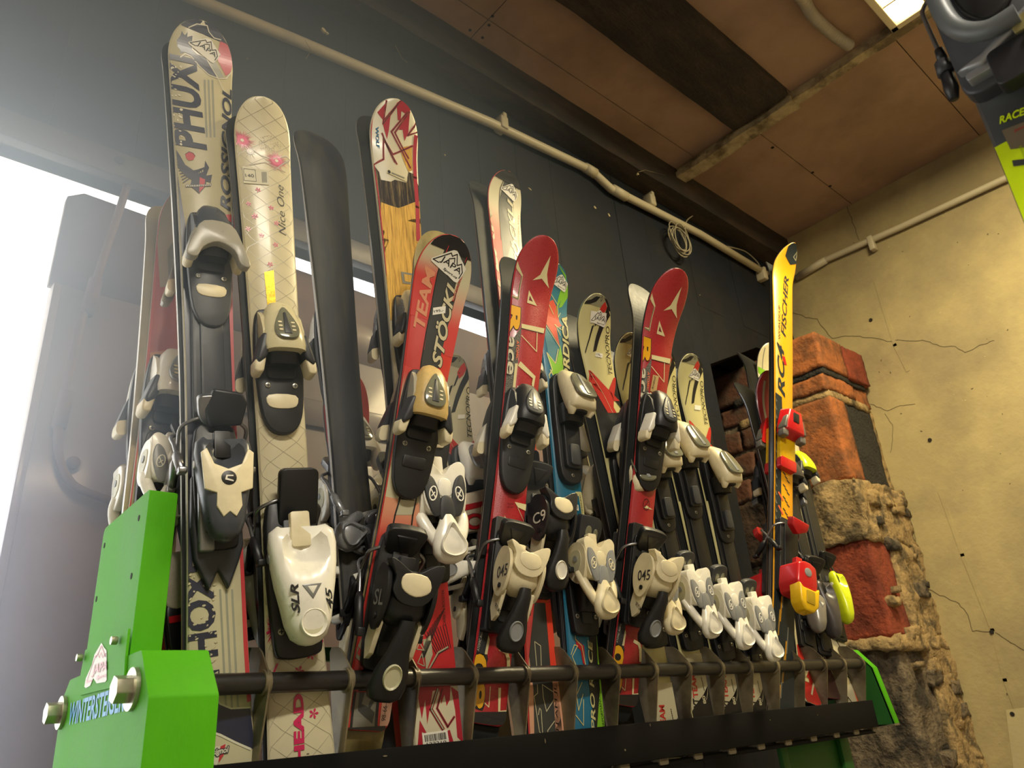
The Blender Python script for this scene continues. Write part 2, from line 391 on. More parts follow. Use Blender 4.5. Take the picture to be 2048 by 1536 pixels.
# unseen lamp added behind the camera for general fill
b = MB(); b.box((-0.6, -1.6, ZC - 0.06), (0.6, -1.3, ZC), mat('fill_glow_cool', (255, 244, 220), 0.5, emit=5.0), 0.005)
o = b.build('ceiling_lamp'); tag(o, 'long flat fill lamp added unseen under the ceiling behind the viewer', 'ceiling lamp')
area('fill_light_rear', (0.0, -1.45, ZC - 0.09), (0, 0, 0), 1.2, 0.3, 62, (1.0, 0.94, 0.80))
# ------------------------------------------------------------------ ski builder
PL = lambda n, rgb, r=0.35, **k: mat('plastic_' + n, rgb, r, noise_amt=k.pop('na', 0.06), noise_scale=30, **k)
m_black = PL('black', (26, 27, 30), 0.42); m_dgrey = PL('dark_grey', (52, 54, 58), 0.45)
m_white = PL('white', (240, 236, 222), 0.3, coat=0.2); m_cream = PL('cream', (230, 218, 182), 0.38, na=0.12)
m_grey = PL('grey', (140, 142, 142), 0.35); m_silver = PL('silver', (150, 152, 155), 0.3, metal=0.5)
m_smoke = PL('smoke', (120, 120, 100), 0.15, coat=0.6); m_dish = PL('dish', (196, 192, 160), 0.35)
m_steel = mat('steel_wire', (150, 150, 152), 0.3, 0.9); m_screw = mat('screw_steel', (170, 166, 150), 0.35, 0.8)
m_edge = mat('ski_edge', (176, 176, 176), 0.3, 0.9)
m_base_blk = mat('ski_base_black', (34, 36, 36), 0.5, spec=0.22, noise_amt=0.3, noise_scale=12, stretch=(8, 1, 8))
m_base_pale = mat('ski_base_pale', (176, 164, 128), 0.3, noise_amt=0.2, noise_scale=10, coat=0.2)
m_side_blk = mat('ski_sidewall', (24, 24, 27), 0.4); m_side_wht = mat('ski_sidewall_white', (210, 205, 195), 0.35)
def G(n, rgb, r=0.34, **k): return mat('ink_' + n, rgb, r, coat=k.pop('coat', 0.15), noise_amt=k.pop('na', 0.07), noise_scale=14, **k)
k_blk = G('black', (28, 28, 30)); k_navy = G('navy', (30, 34, 58)); k_wht = G('white', (226, 218, 192)); k_cream = G('cream', (208, 198, 158))
k_red = G('red', (186, 30, 38)); k_pink = G('pink', (214, 40, 96)); k_gry = G('grey', (128, 126, 114)); k_yel = G('yellow', (240, 176, 20))
k_lgry = G('lightgrey', (170, 164, 136)); k_org = G('orange', (226, 104, 66)); k_line = G('lattice', (158, 150, 126)); k_sticker = mat('sticker_paper', (232, 228, 214), 0.5)
k_ink = mat('sticker_ink', (26, 24, 24), 0.5); k_lime = G('lime', (150, 196, 20)); k_blue = G('blue', (24, 110, 160)); k_peach = G('peach', (222, 164, 130))

_fonts = {}
def text_mesh(s, shear=0.0, bold=0.0):
    key = (s, shear, bold)
    if key not in _fonts:
        cu = bpy.data.curves.new('t', 'FONT'); cu.body = s; cu.size = 1; cu.shear = shear; cu.offset = bold; cu.resolution_u = 3
        o = bpy.data.objects.new('t', cu); C.objects.link(o); bpy.context.view_layer.update()
        dg = bpy.context.evaluated_depsgraph_get(); me = bpy.data.meshes.new_from_object(o.evaluated_get(dg))
        vs = [(v.co.x, v.co.y) for v in me.vertices]; fs = [tuple(p.vertices) for p in me.polygons]
        bpy.data.objects.remove(o); bpy.data.curves.remove(cu); bpy.data.meshes.remove(me)
        x0 = min(v[0] for v in vs); x1 = max(v[0] for v in vs); y0 = min(v[1] for v in vs); y1 = max(v[1] for v in vs)
        vs = [((x - x0) / (x1 - x0), (y - y0) / (y1 - y0)) for x, y in vs]
        _fonts[key] = (vs, fs)
    return _fonts[key]

class Ski:
    def __init__(s, name, label, b, t, yb, yt, wt=.085, ww=.066, ws=.100, tip_h=.045, tip_l=.17, tip_r=.09, yaw=0.0, th=.012,
                 top=k_wht, base=m_base_blk, side=m_side_blk, group=None, tip_e=2.2, tail_r=.02, square_tail=True, body_name='ski_body'):
        s.wt, s.ww, s.ws, s.th, s.tip_h, s.tip_l, s.tip_r, s.tip_e, s.tail_r = wt / 2, ww / 2, ws / 2, th, tip_h, tip_l, tip_r, tip_e, tail_r
        B = b if isinstance(b, Vector) else P(b[0], b[1], Y=yb); T = t if isinstance(t, Vector) else P(t[0], t[1], Y=yt)
        n = Vector((math.sin(yaw), -math.cos(yaw), 0))
        Tp = T
        for _ in range(4):
            v = (Tp - B).normalized(); nn = (n - v * n.dot(v)).normalized(); Tp = T - nn * (tip_h + th)
        v = (Tp - B).normalized(); nn = (n - v * n.dot(v)).normalized(); u = v.cross(nn)
        s.L = (Tp - B).length; s.B = B
        s.R = Matrix((u, v, nn)).transposed(); s.mw = Matrix.Translation(B) @ s.R.to_4x4(); s.inv = s.mw.inverted()
        s.root = empty(name, mw=s.mw); tag(s.root, label, 'ski', group); s.name = name
        s.b = MB(); s.topm = top
        # stations
        vs = [0, .002, .005, .01, .016, s.tail_r + .004, .04, .06]
        k = int(s.L / 0.05)
        vs += [.06 + (s.L - .06 - s.tip_l) * i / k for i in range(1, k)]
        vs += [s.L - s.tip_l + s.tip_l * (1 - (1 - i / 26) ** 1.6) for i in range(27)]
        vs = sorted(set(round(x, 5) for x in vs)); s.vs = vs
        rows = []
        for x in vs:
            h = s.hw(x); tt = s.thick(x); e = min(.003, h * .3)
            rows.append([s.S(a, x, c) for a, c in ((-h, 0), (-h, .0022), (-h, tt * .7), (-h + e, tt), (0, tt + .0004), (h - e, tt), (h, tt * .7), (h, .0022), (h, 0), (0, 0))])
        bm = s.b.bm; V = [[bm.verts.new(p) for p in r] for r in rows]
        mids = [s.b.mi(m) for m in (m_edge, side, top, top, top, top, side, m_edge, base, base)]
        for i in range(len(V) - 1):
            for j in range(10):
                f = bm.faces.new((V[i][j], V[i][(j + 1) % 10], V[i + 1][(j + 1) % 10], V[i + 1][j])); f.material_index = mids[j]; f.smooth = j in (3, 4)
        f = bm.faces.new(V[0]); f.material_index = mids[1]
        f = bm.faces.new(V[-1][::-1]); f.material_index = mids[1]
        bmesh.ops.recalc_face_normals(bm, faces=bm.faces[:])
    def hw(s, v):
        x = v / s.L; x0 = .03; xt = 1 - s.tip_r / s.L
        if x <= .42: w = s.ww + (s.wt - s.ww) * ((.42 - x) / (.42 - x0)) ** 1.7 if x > x0 else s.wt
        elif x <= xt: w = s.ww + (s.ws - s.ww) * ((x - .42) / (xt - .42)) ** 1.6
        else: w = s.ws * max(0.0, 1 - ((x - xt) / (1 - xt)) ** s.tip_e) ** (1 / s.tip_e)
        if v < s.tail_r: w -= s.tail_r * .8 * (1 - math.sqrt(max(0, 1 - ((s.tail_r - v) / s.tail_r) ** 2)))
        return max(w, .0015)
    def thick(s, v):
        x = v / s.L
        return .0062 + (s.th - .0062) * min(1, max(0, x / .22)) * min(1, max(0, (1 - x) / .3))
    def zz(s, v):
        a = s.L - s.tip_l; z = 0
        if v > a: z = s.tip_h * ((v - a) / s.tip_l) ** 2.1
        if v < .035: z = .004 * ((.035 - v) / .035) ** 2
        return z
    def S(s, u, v, h):
        d = .003; g = (s.zz(v + d) - s.zz(v - d)) / (2 * d); k = 1 / math.sqrt(1 + g * g)
        return Vector((u, v - g * k * h, s.zz(v) + k * h))
    def loc(s, px, py, h=None):
        o = s.inv @ Vector((0, 0, EYE)); r = (s.R.transposed() @ (M3 @ Vector((px - 1024, py - 768, FPX))))
        z = s.th if h is None else h; v = s.L * .5
        for i in range(14):
            t = (z - o.z) / r.z; p = o + r * t
            v = v * .4 + p.y * .6 if i else p.y
            z = s.zz(min(max(v, 0), s.L)) + (s.thick(min(max(v, 0), s.L)) if h is None else h)
        return (p.x, p.y)
    def _put(s, vs, fs, m, lay=1, clamp=True, target=None, inset=.0012):
        b = bmesh.new(); V = [b.verts.new((x, y, 0)) for x, y in vs]
        for f in fs:
            try: b.faces.new([V[i] for i in f])
            except ValueError: pass
        if not b.faces: b.free(); return
        lo = min(v[1] for v in vs); hi = max(v[1] for v in vs)
        cuts = []
        x = lo - lo % .02 + .02
        while x < hi:
            cuts.append(x); x += .006 if x > s.L - s.tip_l or x < .02 else .02
        for c in cuts:
            bmesh.ops.bisect_plane(b, geom=b.verts[:] + b.edges[:] + b.faces[:], plane_co=(0, c, 0), plane_no=(0, 1, 0), dist=1e-6)
        for v in b.verts:
            y = min(max(v.co.y, .001), s.L - .0012); x = v.co.x
            if clamp: h = max(0, s.hw(y) - inset); x = min(max(x, -h), h)
            v.co = s.S(x, y, s.thick(y) + .0003 * lay + (.0004 * (1 - abs(x) / max(s.hw(y), .01))))
        bmesh.ops.dissolve_degenerate(b, dist=1e-5, edges=b.edges[:])
        for f in b.faces:
            f.normal_update()
            if f.normal.z < 0: f.normal_flip()
        (target or s.b).merge(b, m)
    def poly(s, pts, m, lay=1, px=True, target=None, clamp=True):
        q = [s.loc(*p) for p in pts] if px else pts
        b = bmesh.new(); V = [b.verts.new((x, y, 0)) for x, y in q]
        try: f = b.faces.new(V)
        except ValueError: b.free(); return
        r = bmesh.ops.triangulate(b, faces=[f], ngon_method='EAR_CLIP')
        b.verts.index_update(); fs = [tuple(v.index for v in f.verts) for f in b.faces]; b.free()
        s._put(q, fs, m, lay, clamp, target)
    def line(s, pts, w, m, lay=2, px=True, target=None, closed=False):
        q = [Vector(s.loc(*p)) for p in pts] if px else [Vector(p) for p in pts]
        if closed: q.append(q[0])
        for a, c in zip(q, q[1:]):
            d = c - a
            if d.length < 1e-5: continue
            d.normalize(); n_ = Vector((-d.y, d.x)) * w / 2; e = d * w * .35
            s._put([tuple(a - n_ - e), tuple(c - n_ + e), tuple(c + n_ + e), tuple(a + n_ - e)], [(0, 1, 2, 3)], m, lay, True, target)
    def text(s, st, p0, p1, h, m, lay=3, shear=0.0, bold=0.0, px=True, target=None, outline=None, ow=.0018):
        a = Vector(s.loc(*p0) if px else p0); c = Vector(s.loc(*p1) if px else p1)
        d = c - a; up = Vector((-d.y, d.x)).normalized() * h
        vs, fs = text_mesh(st, shear, bold)
        if outline:
            k = ow
            dn = d.normalized(); un = up.normalized()
            for j in range(8):
                o_ = dn * k * math.cos(j * math.pi / 4) + un * k * math.sin(j * math.pi / 4)
                s._put([tuple(a + d * x + up * y + o_) for x, y in vs], fs, outline, lay - .5 - j * .02, True, target)
        s._put([tuple(a + d * x + up * y) for x, y in vs], fs, m, lay, True, target)
    def sticker_mount(s, p, w, rot=0.0, px=True, url=True, red=False, lay=5):
        """die-cut mountain sticker with the shop's wordmark"""
        c = Vector(s.loc(*p) if px else p); t = MB(); ca, sa = math.cos(rot), math.sin(rot)
        def T(x, y): return (c.x + (x * ca - y * sa) * w, c.y + (x * sa + y * ca) * w)
        ink = k_red if red else k_ink
        s.poly([T(*q) for q in [(-.56, -.20), (-.52, -.27), (-.28, -.25), (-.22, -.22), (.02, -.30), (.40, -.38), (.52, -.36), (.56, -.08), (.55, .18), (.36, .28), (.30, .26), (.10, .42), (.0, .46), (-.10, .42), (-.2, .3)]], k_sticker, lay, False, t)
        s.line([T(*q) for q in [(-.30, -.17), (-.50, -.19), (-.12, .30), (-.04, .24), (.06, .38), (.24, .10), (.34, .22), (.50, .02), (.50, -.2)]], w * .032, ink, lay + 1, False, t)
        s.line([T(*q) for q in [(-.08, .12), (.06, .24), (.12, .12)]], w * .03, ink, lay + 1, False, t)
        s.text('JAPA', T(-.30, -.15), T(.47, -.15), w * .25, ink, lay + 1, 0, .01, False, t)
        if url: s.text('Sport.cz', T(-.08, -.29), T(.46, -.29), w * .10, ink, lay + 1, .2, .02, False, t)
        t.build('sticker', s.root)
    def label_sticker(s, quad, m=None, txt=None, bars=False, lay=5, th=.008, name='price_sticker', tpos=None):
        t = MB(); q = [s.loc(*p) for p in quad]; s.poly(q, m or k_sticker, lay, False, t)
        a, b_, c, d = [Vector(p) for p in q]           # a->b baseline (bottom), d->c top
        def T(x, y): return tuple(a.lerp(b_, x).lerp(d.lerp(c, x), y))
        if bars:
            r = random.Random(int(a.x * 1e5)); x = .08
            while x < .92:
                w = .012 + r.random() * .03; s.poly([T(x, .35), T(min(x + w, .93), .35), T(min(x + w, .93), .85), T(x, .85)], k_ink, lay + 1, False, t); x += w + .012 + r.random() * .025
        if txt:
            y0, y1 = tpos or (.1, .3)
            h = (Vector(T(.5, y1)) - Vector(T(.5, y0))).length
            s.text(txt, T(.12, y0), T(.88, y0), h, k_ink, lay + 1, 0, .01, False, t)
        t.build(name, s.root)
    def finish(s, flip=False):
        o = s.b.build('ski_body', s.root)
        return o
    def turn(s):
        """turn the ski round so that its base faces the room"""
        F = Matrix(((-1, 0, 0, 0), (0, 1, 0, 0), (0, 0, -1, 0), (0, 0, 0, 1)))
        s.root.matrix_world = s.mw @ F
    def rec(s, pts, end='tip'):
        """image positions -> places on the ski measured from its tip or tail"""
        o = s.L if end == 'tip' else 0
        return [(u, v - o) for u, v in (s.loc(*p) for p in pts)]

# ------------------------------------------------------------------ bindings (local frame: x across, y along towards the tip, z off the top sheet)
def put(mb, name, root, v0, n0, sc=1.0, u0=0.0, flipx=False, tilt=0.0, yawz=0.0):
    M = Matrix.Translation((u0, v0, n0)) @ Matrix.Rotation(yawz, 4, 'Z') @ Matrix.Rotation(tilt, 4, 'X') @ Matrix.Scale(sc, 4)
    for v in mb.bm.verts: v.co = M @ v.co
    return mb.build(name, root, auto=50)
def screws(mb, pts, z, r=.0045):
    for x, y in pts:
        mb.slab(ell(x, y, r, r, 12), z - .002, z + .0012, m_screw, .0006)
        mb.slab([(x - r * .7, y - r * .15), (x + r * .7, y - r * .15), (x + r * .7, y + r * .15), (x - r * .7, y + r * .15)], z, z + .0016, m_black)
        mb.slab([(x - r * .15, y - r * .7), (x + r * .15, y - r * .7), (x + r * .15, y + r * .7), (x - r * .15, y + r * .7)], z, z + .0016, m_black)
def dish(mb, out, z, depth, m, m2=None, k=.72):
    cx = sum(p[0] for p in out) / len(out); cy = sum(p[1] for p in out) / len(out)
    def R(f, zz_): return [(cx + (x - cx) * f, cy + (y - cy) * f, zz_) for x, y in out]
    mb.rings([R(1, z - .004), R(1, z), R(.93, z + .0015), R(.86, z), R(k, z - depth)], m, cap=False)
    b = bmesh.new(); vs = [b.verts.new(p) for p in R(k, z - depth)]; b.faces.new(vs)
    for f in b.faces:
        f.normal_update()
        if f.normal.z < 0: f.normal_flip()
    mb.merge(b, m2 or m)
def toe(root, v0, n0, shell=m_white, wing=m_white, wtip=None, base=m_black, win=m_smoke, pad=m_cream, sc=1.0, plate_len=.075, win_txt=None, style=0, side=None, collar=None):
    """toe piece: base plate with screws, tapering housing, two swept wings"""
    wtip = wtip or wing; side = side or shell
    b = MB()
    b.slab(scurve([(-.034, .055), (-.022, .068), (.022, .068), (.034, .055), (.038, 0), (.036, -.055), (.030, -.055 - plate_len * .75), (.014, -.062 - plate_len), (-.014, -.062 - plate_len), (-.030, -.055 - plate_len * .75), (-.036, -.055), (-.038, 0)], 3), 0, .011, base, .003)
    b.slab(rrect(-.022, -.052, .022, -.02, .006), .010, .017, base, .002)
    screws(b, [(-.021, -.062), (.021, -.062)], .0115)
    b.slab(scurve([(-.021, -.078), (.021, -.078), (.021, -.096), (0, -.100), (-.021, -.096)], 3) if pad else rrect(-.02, -.1, .02, -.08, .004), .0105, .0125, pad or base, .0008)
    p = put(b, 'toe_plate', root, v0, n0, sc)
    b = MB()
    b.loft([(.078, 0, .014, .006, .006), (.072, 0, .018, .016, .012), (.058, 0, .023, .024, .018), (.035, 0, .028, .029, .024), (.010, 0, .033, .032, .028), (-.008, 0, .037, .033, .027), (-.018, 0, .041, .031, .021)], shell, 20, 2.8)
    b.loft([(-.015, 0, .028, .026, .020), (-.035, 0, .024, .024, .014)], base, 16, 3)
    for k in (-1, 1):                                    # flank panels
        b.slab([(.060, .016), (.030, .012), (.0, .016), (-.006, .042), (.018, .044), (.045, .032)], k * .0285 - .004, k * .0285 + .004, side, .002, plane='yz')
    h = put(b, 'toe_housing', root, v0, n0, sc)
    if win:
        b = MB(); b.slab(scurve([(0, .058), (.011, .040), (.019, .012), (.012, -.006), (-.012, -.006), (-.019, .012), (-.011, .040)], 4), 0, .0045, win, .0015)
        b.slab([(-.002, .045), (.002, .045), (.006, 0), (-.006, 0)], .004, .0055, collar or m_dgrey, .0008)
        for k in range(3):
            b.slab(rrect(-.013, .006 + k * .008, -.007, .009 + k * .008, .001, 1), .0044, .0052, m_cream); b.slab(rrect(.007, .006 + k * .008, .013, .009 + k * .008, .001, 1), .0044, .0052, m_cream)
        M = Matrix.Translation((0, .002, .0615)) @ Matrix.Rotation(math.radians(-20), 4, 'X')
        for v in b.bm.verts: v.co = M @ v.co
        put(b, 'release_window', h, v0, n0, sc)
    for k in (-1, 1):
        b = MB()
        q = [(k * .018, .010), (k * .034, .014), (k * .047, -.034), (k * .043, -.042), (k * .029, -.030)]
        b.slab(q, .020, .050, wing, .004, scale_top=.9)
        b.slab([(k * .0285, -.026), (k * .0475, -.032), (k * .0485, -.050), (k * .044, -.055), (k * .034, -.053)], .019, .046, wtip, .004, scale_top=.9)
        put(b, 'wing', h, v0, n0, sc)
    return h
def toe_open(root, v0, n0, shell=m_white, win=m_smoke, sc=1.0, base=m_black):
    """rental toe piece: rounded white hood with a clear window over a long black track"""
    b = MB()
    b.slab(scurve([(-.028, .05), (0, .062), (.028, .05), (.032, -.02), (.030, -.10), (.026, -.17), (.0, -.185), (-.026, -.17), (-.030, -.10), (-.032, -.02)], 3), 0, .014, base, .003)
    b.slab(rrect(-.02, -.155, .02, -.06, .006), .013, .024, base, .003)
    b.slab(rrect(-.012, -.15, .012, -.105, .005), .023, .030, m_dgrey, .002)
    screws(b, [(0, -.168)], .0145, .004)
    put(b, 'toe_plate', root, v0, n0, sc)
    b = MB()
    b.loft([(.066, 0, .016, .009, .008), (.056, 0, .024, .020, .016), (.034, 0, .036, .027, .022), (.006, 0, .048, .031, .026), (-.022, 0, .058, .033, .025), (-.038, 0, .060, .033, .019), (-.043, 0, .060, .029, .012)], shell, 20, 3)
    b.loft([(-.02, 0, .03, .029, .022), (-.060, 0, .026, .025, .016)], base, 14, 3); b.loft([(-.040, 0, .058, .018, .010), (-.047, 0, .056, .016, .009)], base, 14, 2)
    for k in (-1, 1):
        b.tube([(k * .022, -.030, .060), (k * .024, -.043, .058), (k * .022, -.051, .053)], [.012, .010, .006], shell, 12)
    h = put(b, 'toe_housing', root, v0, n0, sc)
    b = MB(); b.slab(scurve([(0, .045), (.018, .034), (.025, .0), (.022, -.026), (0, -.032), (-.022, -.026), (-.025, .0), (-.018, .034)], 4), 0, .005, win, .002)
    b.slab([(-.003, .038), (.003, .038), (.005, -.026), (-.005, -.026)], .004, .0068, m_grey, .001)
    M = Matrix.Translation((0, .004, .0725)) @ Matrix.Rotation(math.radians(-27), 4, 'X')
    for v in b.bm.verts: v.co = M @ v.co
    put(b, 'release_window', h, v0, n0, sc); return h
def plate_track(root, va, vb, n0, m=m_black, w=.030, h=.010):
    b = MB(); b.slab(rrect(-w, va, w, vb, .008), 0, h, m, .003)
    b.slab(rrect(-w * .6, va + .01, w * .6, vb - .01, .005), h - .001, h + .004, m, .0015)
    put(b, 'binding_plate', root, 0, n0)
def brake(root, v0, n0, hw, col=m_black, arm=.07, sc=1.0, pedal=True, pm=None):
    b = MB()
    for k in (-1, 1):
        x = k * (hw + .011)
        b.tube(smooth_path([(k * .016, v0 + .030, n0 + .018), (k * (hw * .8), v0 + .026, n0 + .017), (x, v0 + .016, n0 + .006), (x, v0 - .004, n0 - .014), (x, v0 - arm * .55, n0 - .034)], 4), .0031, m_steel, 8)
    o = b.build('brake_wire', root)
    for k in (-1, 1):
        x = k * (hw + .011); c = MB()
        c.tube([(x, v0 - arm * .42, n0 - .029), (x, v0 - arm * .55, n0 - .035), (x, v0 - arm * 1.15, n0 - .064)], [.005, .0078, .0070], col, 8)
        c.box((x - .007, v0 - arm * 1.22, n0 - .074), (x + .006, v0 - arm * 1.05, n0 - .056), col, .002)
        c.build('brake_arm', o)
    if pedal:
        c = MB()
        c.slab(scurve([(-.026, .022), (.026, .022), (.030, .004), (.022, -.020), (0, -.030), (-.022, -.020), (-.030, .004)], 4), 0, .014, pm or col, .005)
        c.slab([(-.017, .012), (.017, .012), (.0, -.020)], .0135, .0165, pm or col, .002)
        M = Matrix.Translation((0, 0, .012)) @ Matrix.Rotation(math.radians(38), 4, 'X')
        for v in c.bm.verts: v.co = M @ v.co
        put(c, 'brake_pedal', root, v0 + .045, n0 + .010, sc)
def heel_track(root, v0, n0, sc=1.0, m=m_black, ln=.16):
    b = MB()
    b.slab(scurve([(-.030, .09), (0, .098), (.030, .09), (.034, 0), (.030, -ln * .5), (.022, -ln * .62), (-.022, -ln * .62), (-.030, -ln * .5), (-.034, 0)], 3), 0, .013, m, .003)
    b.slab(rrect(-.012, -ln * .5, .012, .07, .003), .0125, .016, m_dgrey, .001)
    b.loft([(.045, 0, .016, .026, .010), (.03, 0, .024, .026, .018), (-.03, 0, .026, .026, .020), (-.06, 0, .018, .022, .010)], m, 14, 3)
    screws(b, [(-.022, -ln * .42), (.022, -ln * .42)], .0135, .0042)
    put(b, 'heel_track', root, v0, n0, sc)
def heel_skull(root, v0, n0, sc=1.0, c=m_white, panel=m_grey, cd=m_dish, txt=None):
    """white hollow-sided heel piece: two flank plates, saddle with smoked panels, lever ending in a scooped pad"""
    heel_track(root, v0, n0, sc)
    b = MB()
    b.loft([(.048, 0, .036, .022, .014), (.03, 0, .038, .026, .020), (-.02, 0, .036, .024, .020)], m_black, 14, 3)
    for k in (-1, 1):
        fl = scurve([(.058, .030), (.060, .052), (.046, .068), (.020, .068), (-.004, .060), (-.016, .048), (-.008, .028), (.012, .014), (.040, .016)], 3)
        b.tube(smooth_path([(k * .032, .004, .042), (k * .033, -.012, .052), (k * .027, -.032, .060), (k * .017, -.050, .065), (k * .006, -.064, .068)], 4), [.0105] * 17, c, 10, True, .8)
        b.slab(fl, k * .032 - .0055, k * .032 + .0055, c, .003, plane='yz')
        ring = scurve([(.045, .034), (.043, .054), (.022, .056), (.006, .042), (.016, .026), (.034, .024)], 3)
        b.slab(ring, k * .0375 - .001, k * .0375 + .0012, cd, .0008, plane='yz')
        b.slab(ell(.030, .042, .006, .006, 12), k * .039 - .001, k * .039 + .001, panel, .0006, plane='yz')
    sad = [(-.036, .045), (-.037, .060), (-.028, .068), (-.014, .062), (-.004, .050), (.004, .050), (.014, .062), (.028, .068), (.037, .060), (.036, .045), (.034, .012), (.022, -.008), (-.022, -.008), (-.034, .012)]
    b.slab(scurve(sad, 3), .046, .070, c, .007, 3)
    b.slab(rrect(-.010, .045, .010, .080, .003), .040, .052, c, .003)
    b.slab(scurve([(-.008, .040), (.008, .040), (.012, .020), (0, .012), (-.012, .020)], 3), .069, .0715, c, .002)
    h = put(b, 'heel_housing', root, v0, n0, sc)
    for k in (-1, 1):
        b = MB(); b.slab(scurve([(k * .030, .046), (k * .033, .020), (k * .022, -.012), (k * .010, -.010), (k * .010, .016), (k * .018, .040)], 4), .069, .0735, panel, .0015)
        el = [(x, y, .0738) for x, y in ell(k * .0215, .018, .0058, .0105, 14, k * .25)]
        b.tube(el + [el[0]], .0011, c, 6, False)
        b.tube([(k * .0185, .012, .0738), (k * .0245, .024, .0738)], .0010, c, 6); b.tube([(k * .0245, .014, .0738), (k * .0185, .020, .0738)], .0010, c, 6)
        put(b, 'smoked_panel', h, v0, n0, sc)
    b = MB(); b.slab(scurve([(-.009, .012), (.009, .012), (.011, -.022), (-.011, -.022)], 3), .067, .0745, panel, .002)
    b.loft([(-.012, 0, .069, .009, .006), (-.026, 0, .070, .015, .009), (-.040, 0, .071, .023, .012), (-.054, 0, .072, .028, .013), (-.067, 0, .071, .027, .012), (-.077, 0, .069, .019, .009), (-.081, 0, .068, .008, .004)], c, 20, 2.2)
    td = scurve([(0, -.024), (.011, -.040), (.020, -.055), (.017, -.068), (0, -.074), (-.017, -.068), (-.020, -.055), (-.011, -.040)], 4)
    dish(b, td, .0850, .008, c, cd)
    put(b, 'heel_lever', h, v0, n0, sc); return h
def heel_side(root, v0, n0, sc=1.0, c=m_cream, low=None, lever=m_black, oval=m_cream, ink=None, num='045', word='ATOMIC', flip=1):
    """rounded heel head with a pointed cup, side cheek carrying the number, long black lever with an oval inlay"""
    low = low or c; ink = ink or m_dgrey
    heel_track(root, v0, n0, sc)
    b = MB()
    b.slab(rrect(-.012, .02, .012, .060, .003), .040, .052, c, .003)
    b.loft([(.040, 0, .060, .012, .014), (.034, 0, .058, .030, .024), (.010, 0, .058, .036, .028), (-.018, 0, .058, .034, .026), (-.032, 0, .054, .024, .018), (-.038, 0, .05, .012, .010)], c, 20, 2.6)
    for k in (-1, 1):
        pl = scurve([(.046, .050), (.040, .078), (.014, .090), (-.014, .084), (-.040, .066), (-.044, .048), (-.022, .030), (.018, .028)], 4)
        b.slab(pl, k * .035 - .0035, k * .035 + .004, c, .003, plane='yz')
        b.slab(ell(-.026, .058, .005, .005, 12), k * .0395 - .001, k * .0395 + .0008, m_black, plane='yz')
    b.slab(scurve([(-.028, .030), (-.040, .052), (-.028, .050), (0, .036), (.028, .050), (.044, .050), (.036, .018), (.018, -.006), (-.014, -.006), (-.030, .010)], 3), .072, .092, c, .006, 3)
    b.slab(scurve([(-.016, .034), (.018, .034), (.026, .014), (.004, .004), (-.018, .014)], 3), .089, .0935, low, .002)
    h = put(b, 'heel_housing', root, v0, n0, sc)
    def tx(st, o0, size, mm, xk=-.0392):
        vs, fs = text_mesh(st, 0, .01); t = MB(); q = bmesh.new()
        V = [q.verts.new((xk, o0[0] + y * size[1] - x * size[0] * 0 - x * size[2], o0[1] + x * size[0])) for x, y in vs]
        for f in fs:
            try: q.faces.new([V[i] for i in f])
            except ValueError: pass
        t.merge(q, mm); return put(t, 'lettering', h, v0, n0, sc)
    tx(num, (-.012, .044), (.040, .022, .0), ink)
    for a_ in (-.034, .026):
        b = MB(); b.slab([(-.012, .034), (-.060, .020), (-.086, .030), (-.078, .046), (-.034, .066)], a_, a_ + .008, low, .0025, plane='yz')
        put(b, 'lever_root', h, v0, n0, sc)
    if word: tx(word, (-.062, .040), (.026, .010, .020), k_ink, -.0346)
    b = MB()
    b.loft([(-.028, .004, .080, .010, .008), (-.045, .003, .078, .013, .010), (-.070, 0, .070, .016, .011), (-.095, -.002, .062, .024, .012), (-.118, -.004, .056, .028, .012), (-.132, -.004, .052, .024, .010), (-.138, -.004, .050, .012, .006)], lever, 18, 2.8)
    d_ = MB(); dish(d_, ell(0, 0, .0135, .018, 20), .0, .0012, oval, oval, .8)
    for v in d_.bm.verts: v.co = Matrix.Translation((-.003, -.104, .0738)) @ Matrix.Rotation(.24, 4, 'X') @ v.co
    b.merge(d_.bm, oval, True)
    put(b, 'heel_lever', h, v0, n0, sc); return h
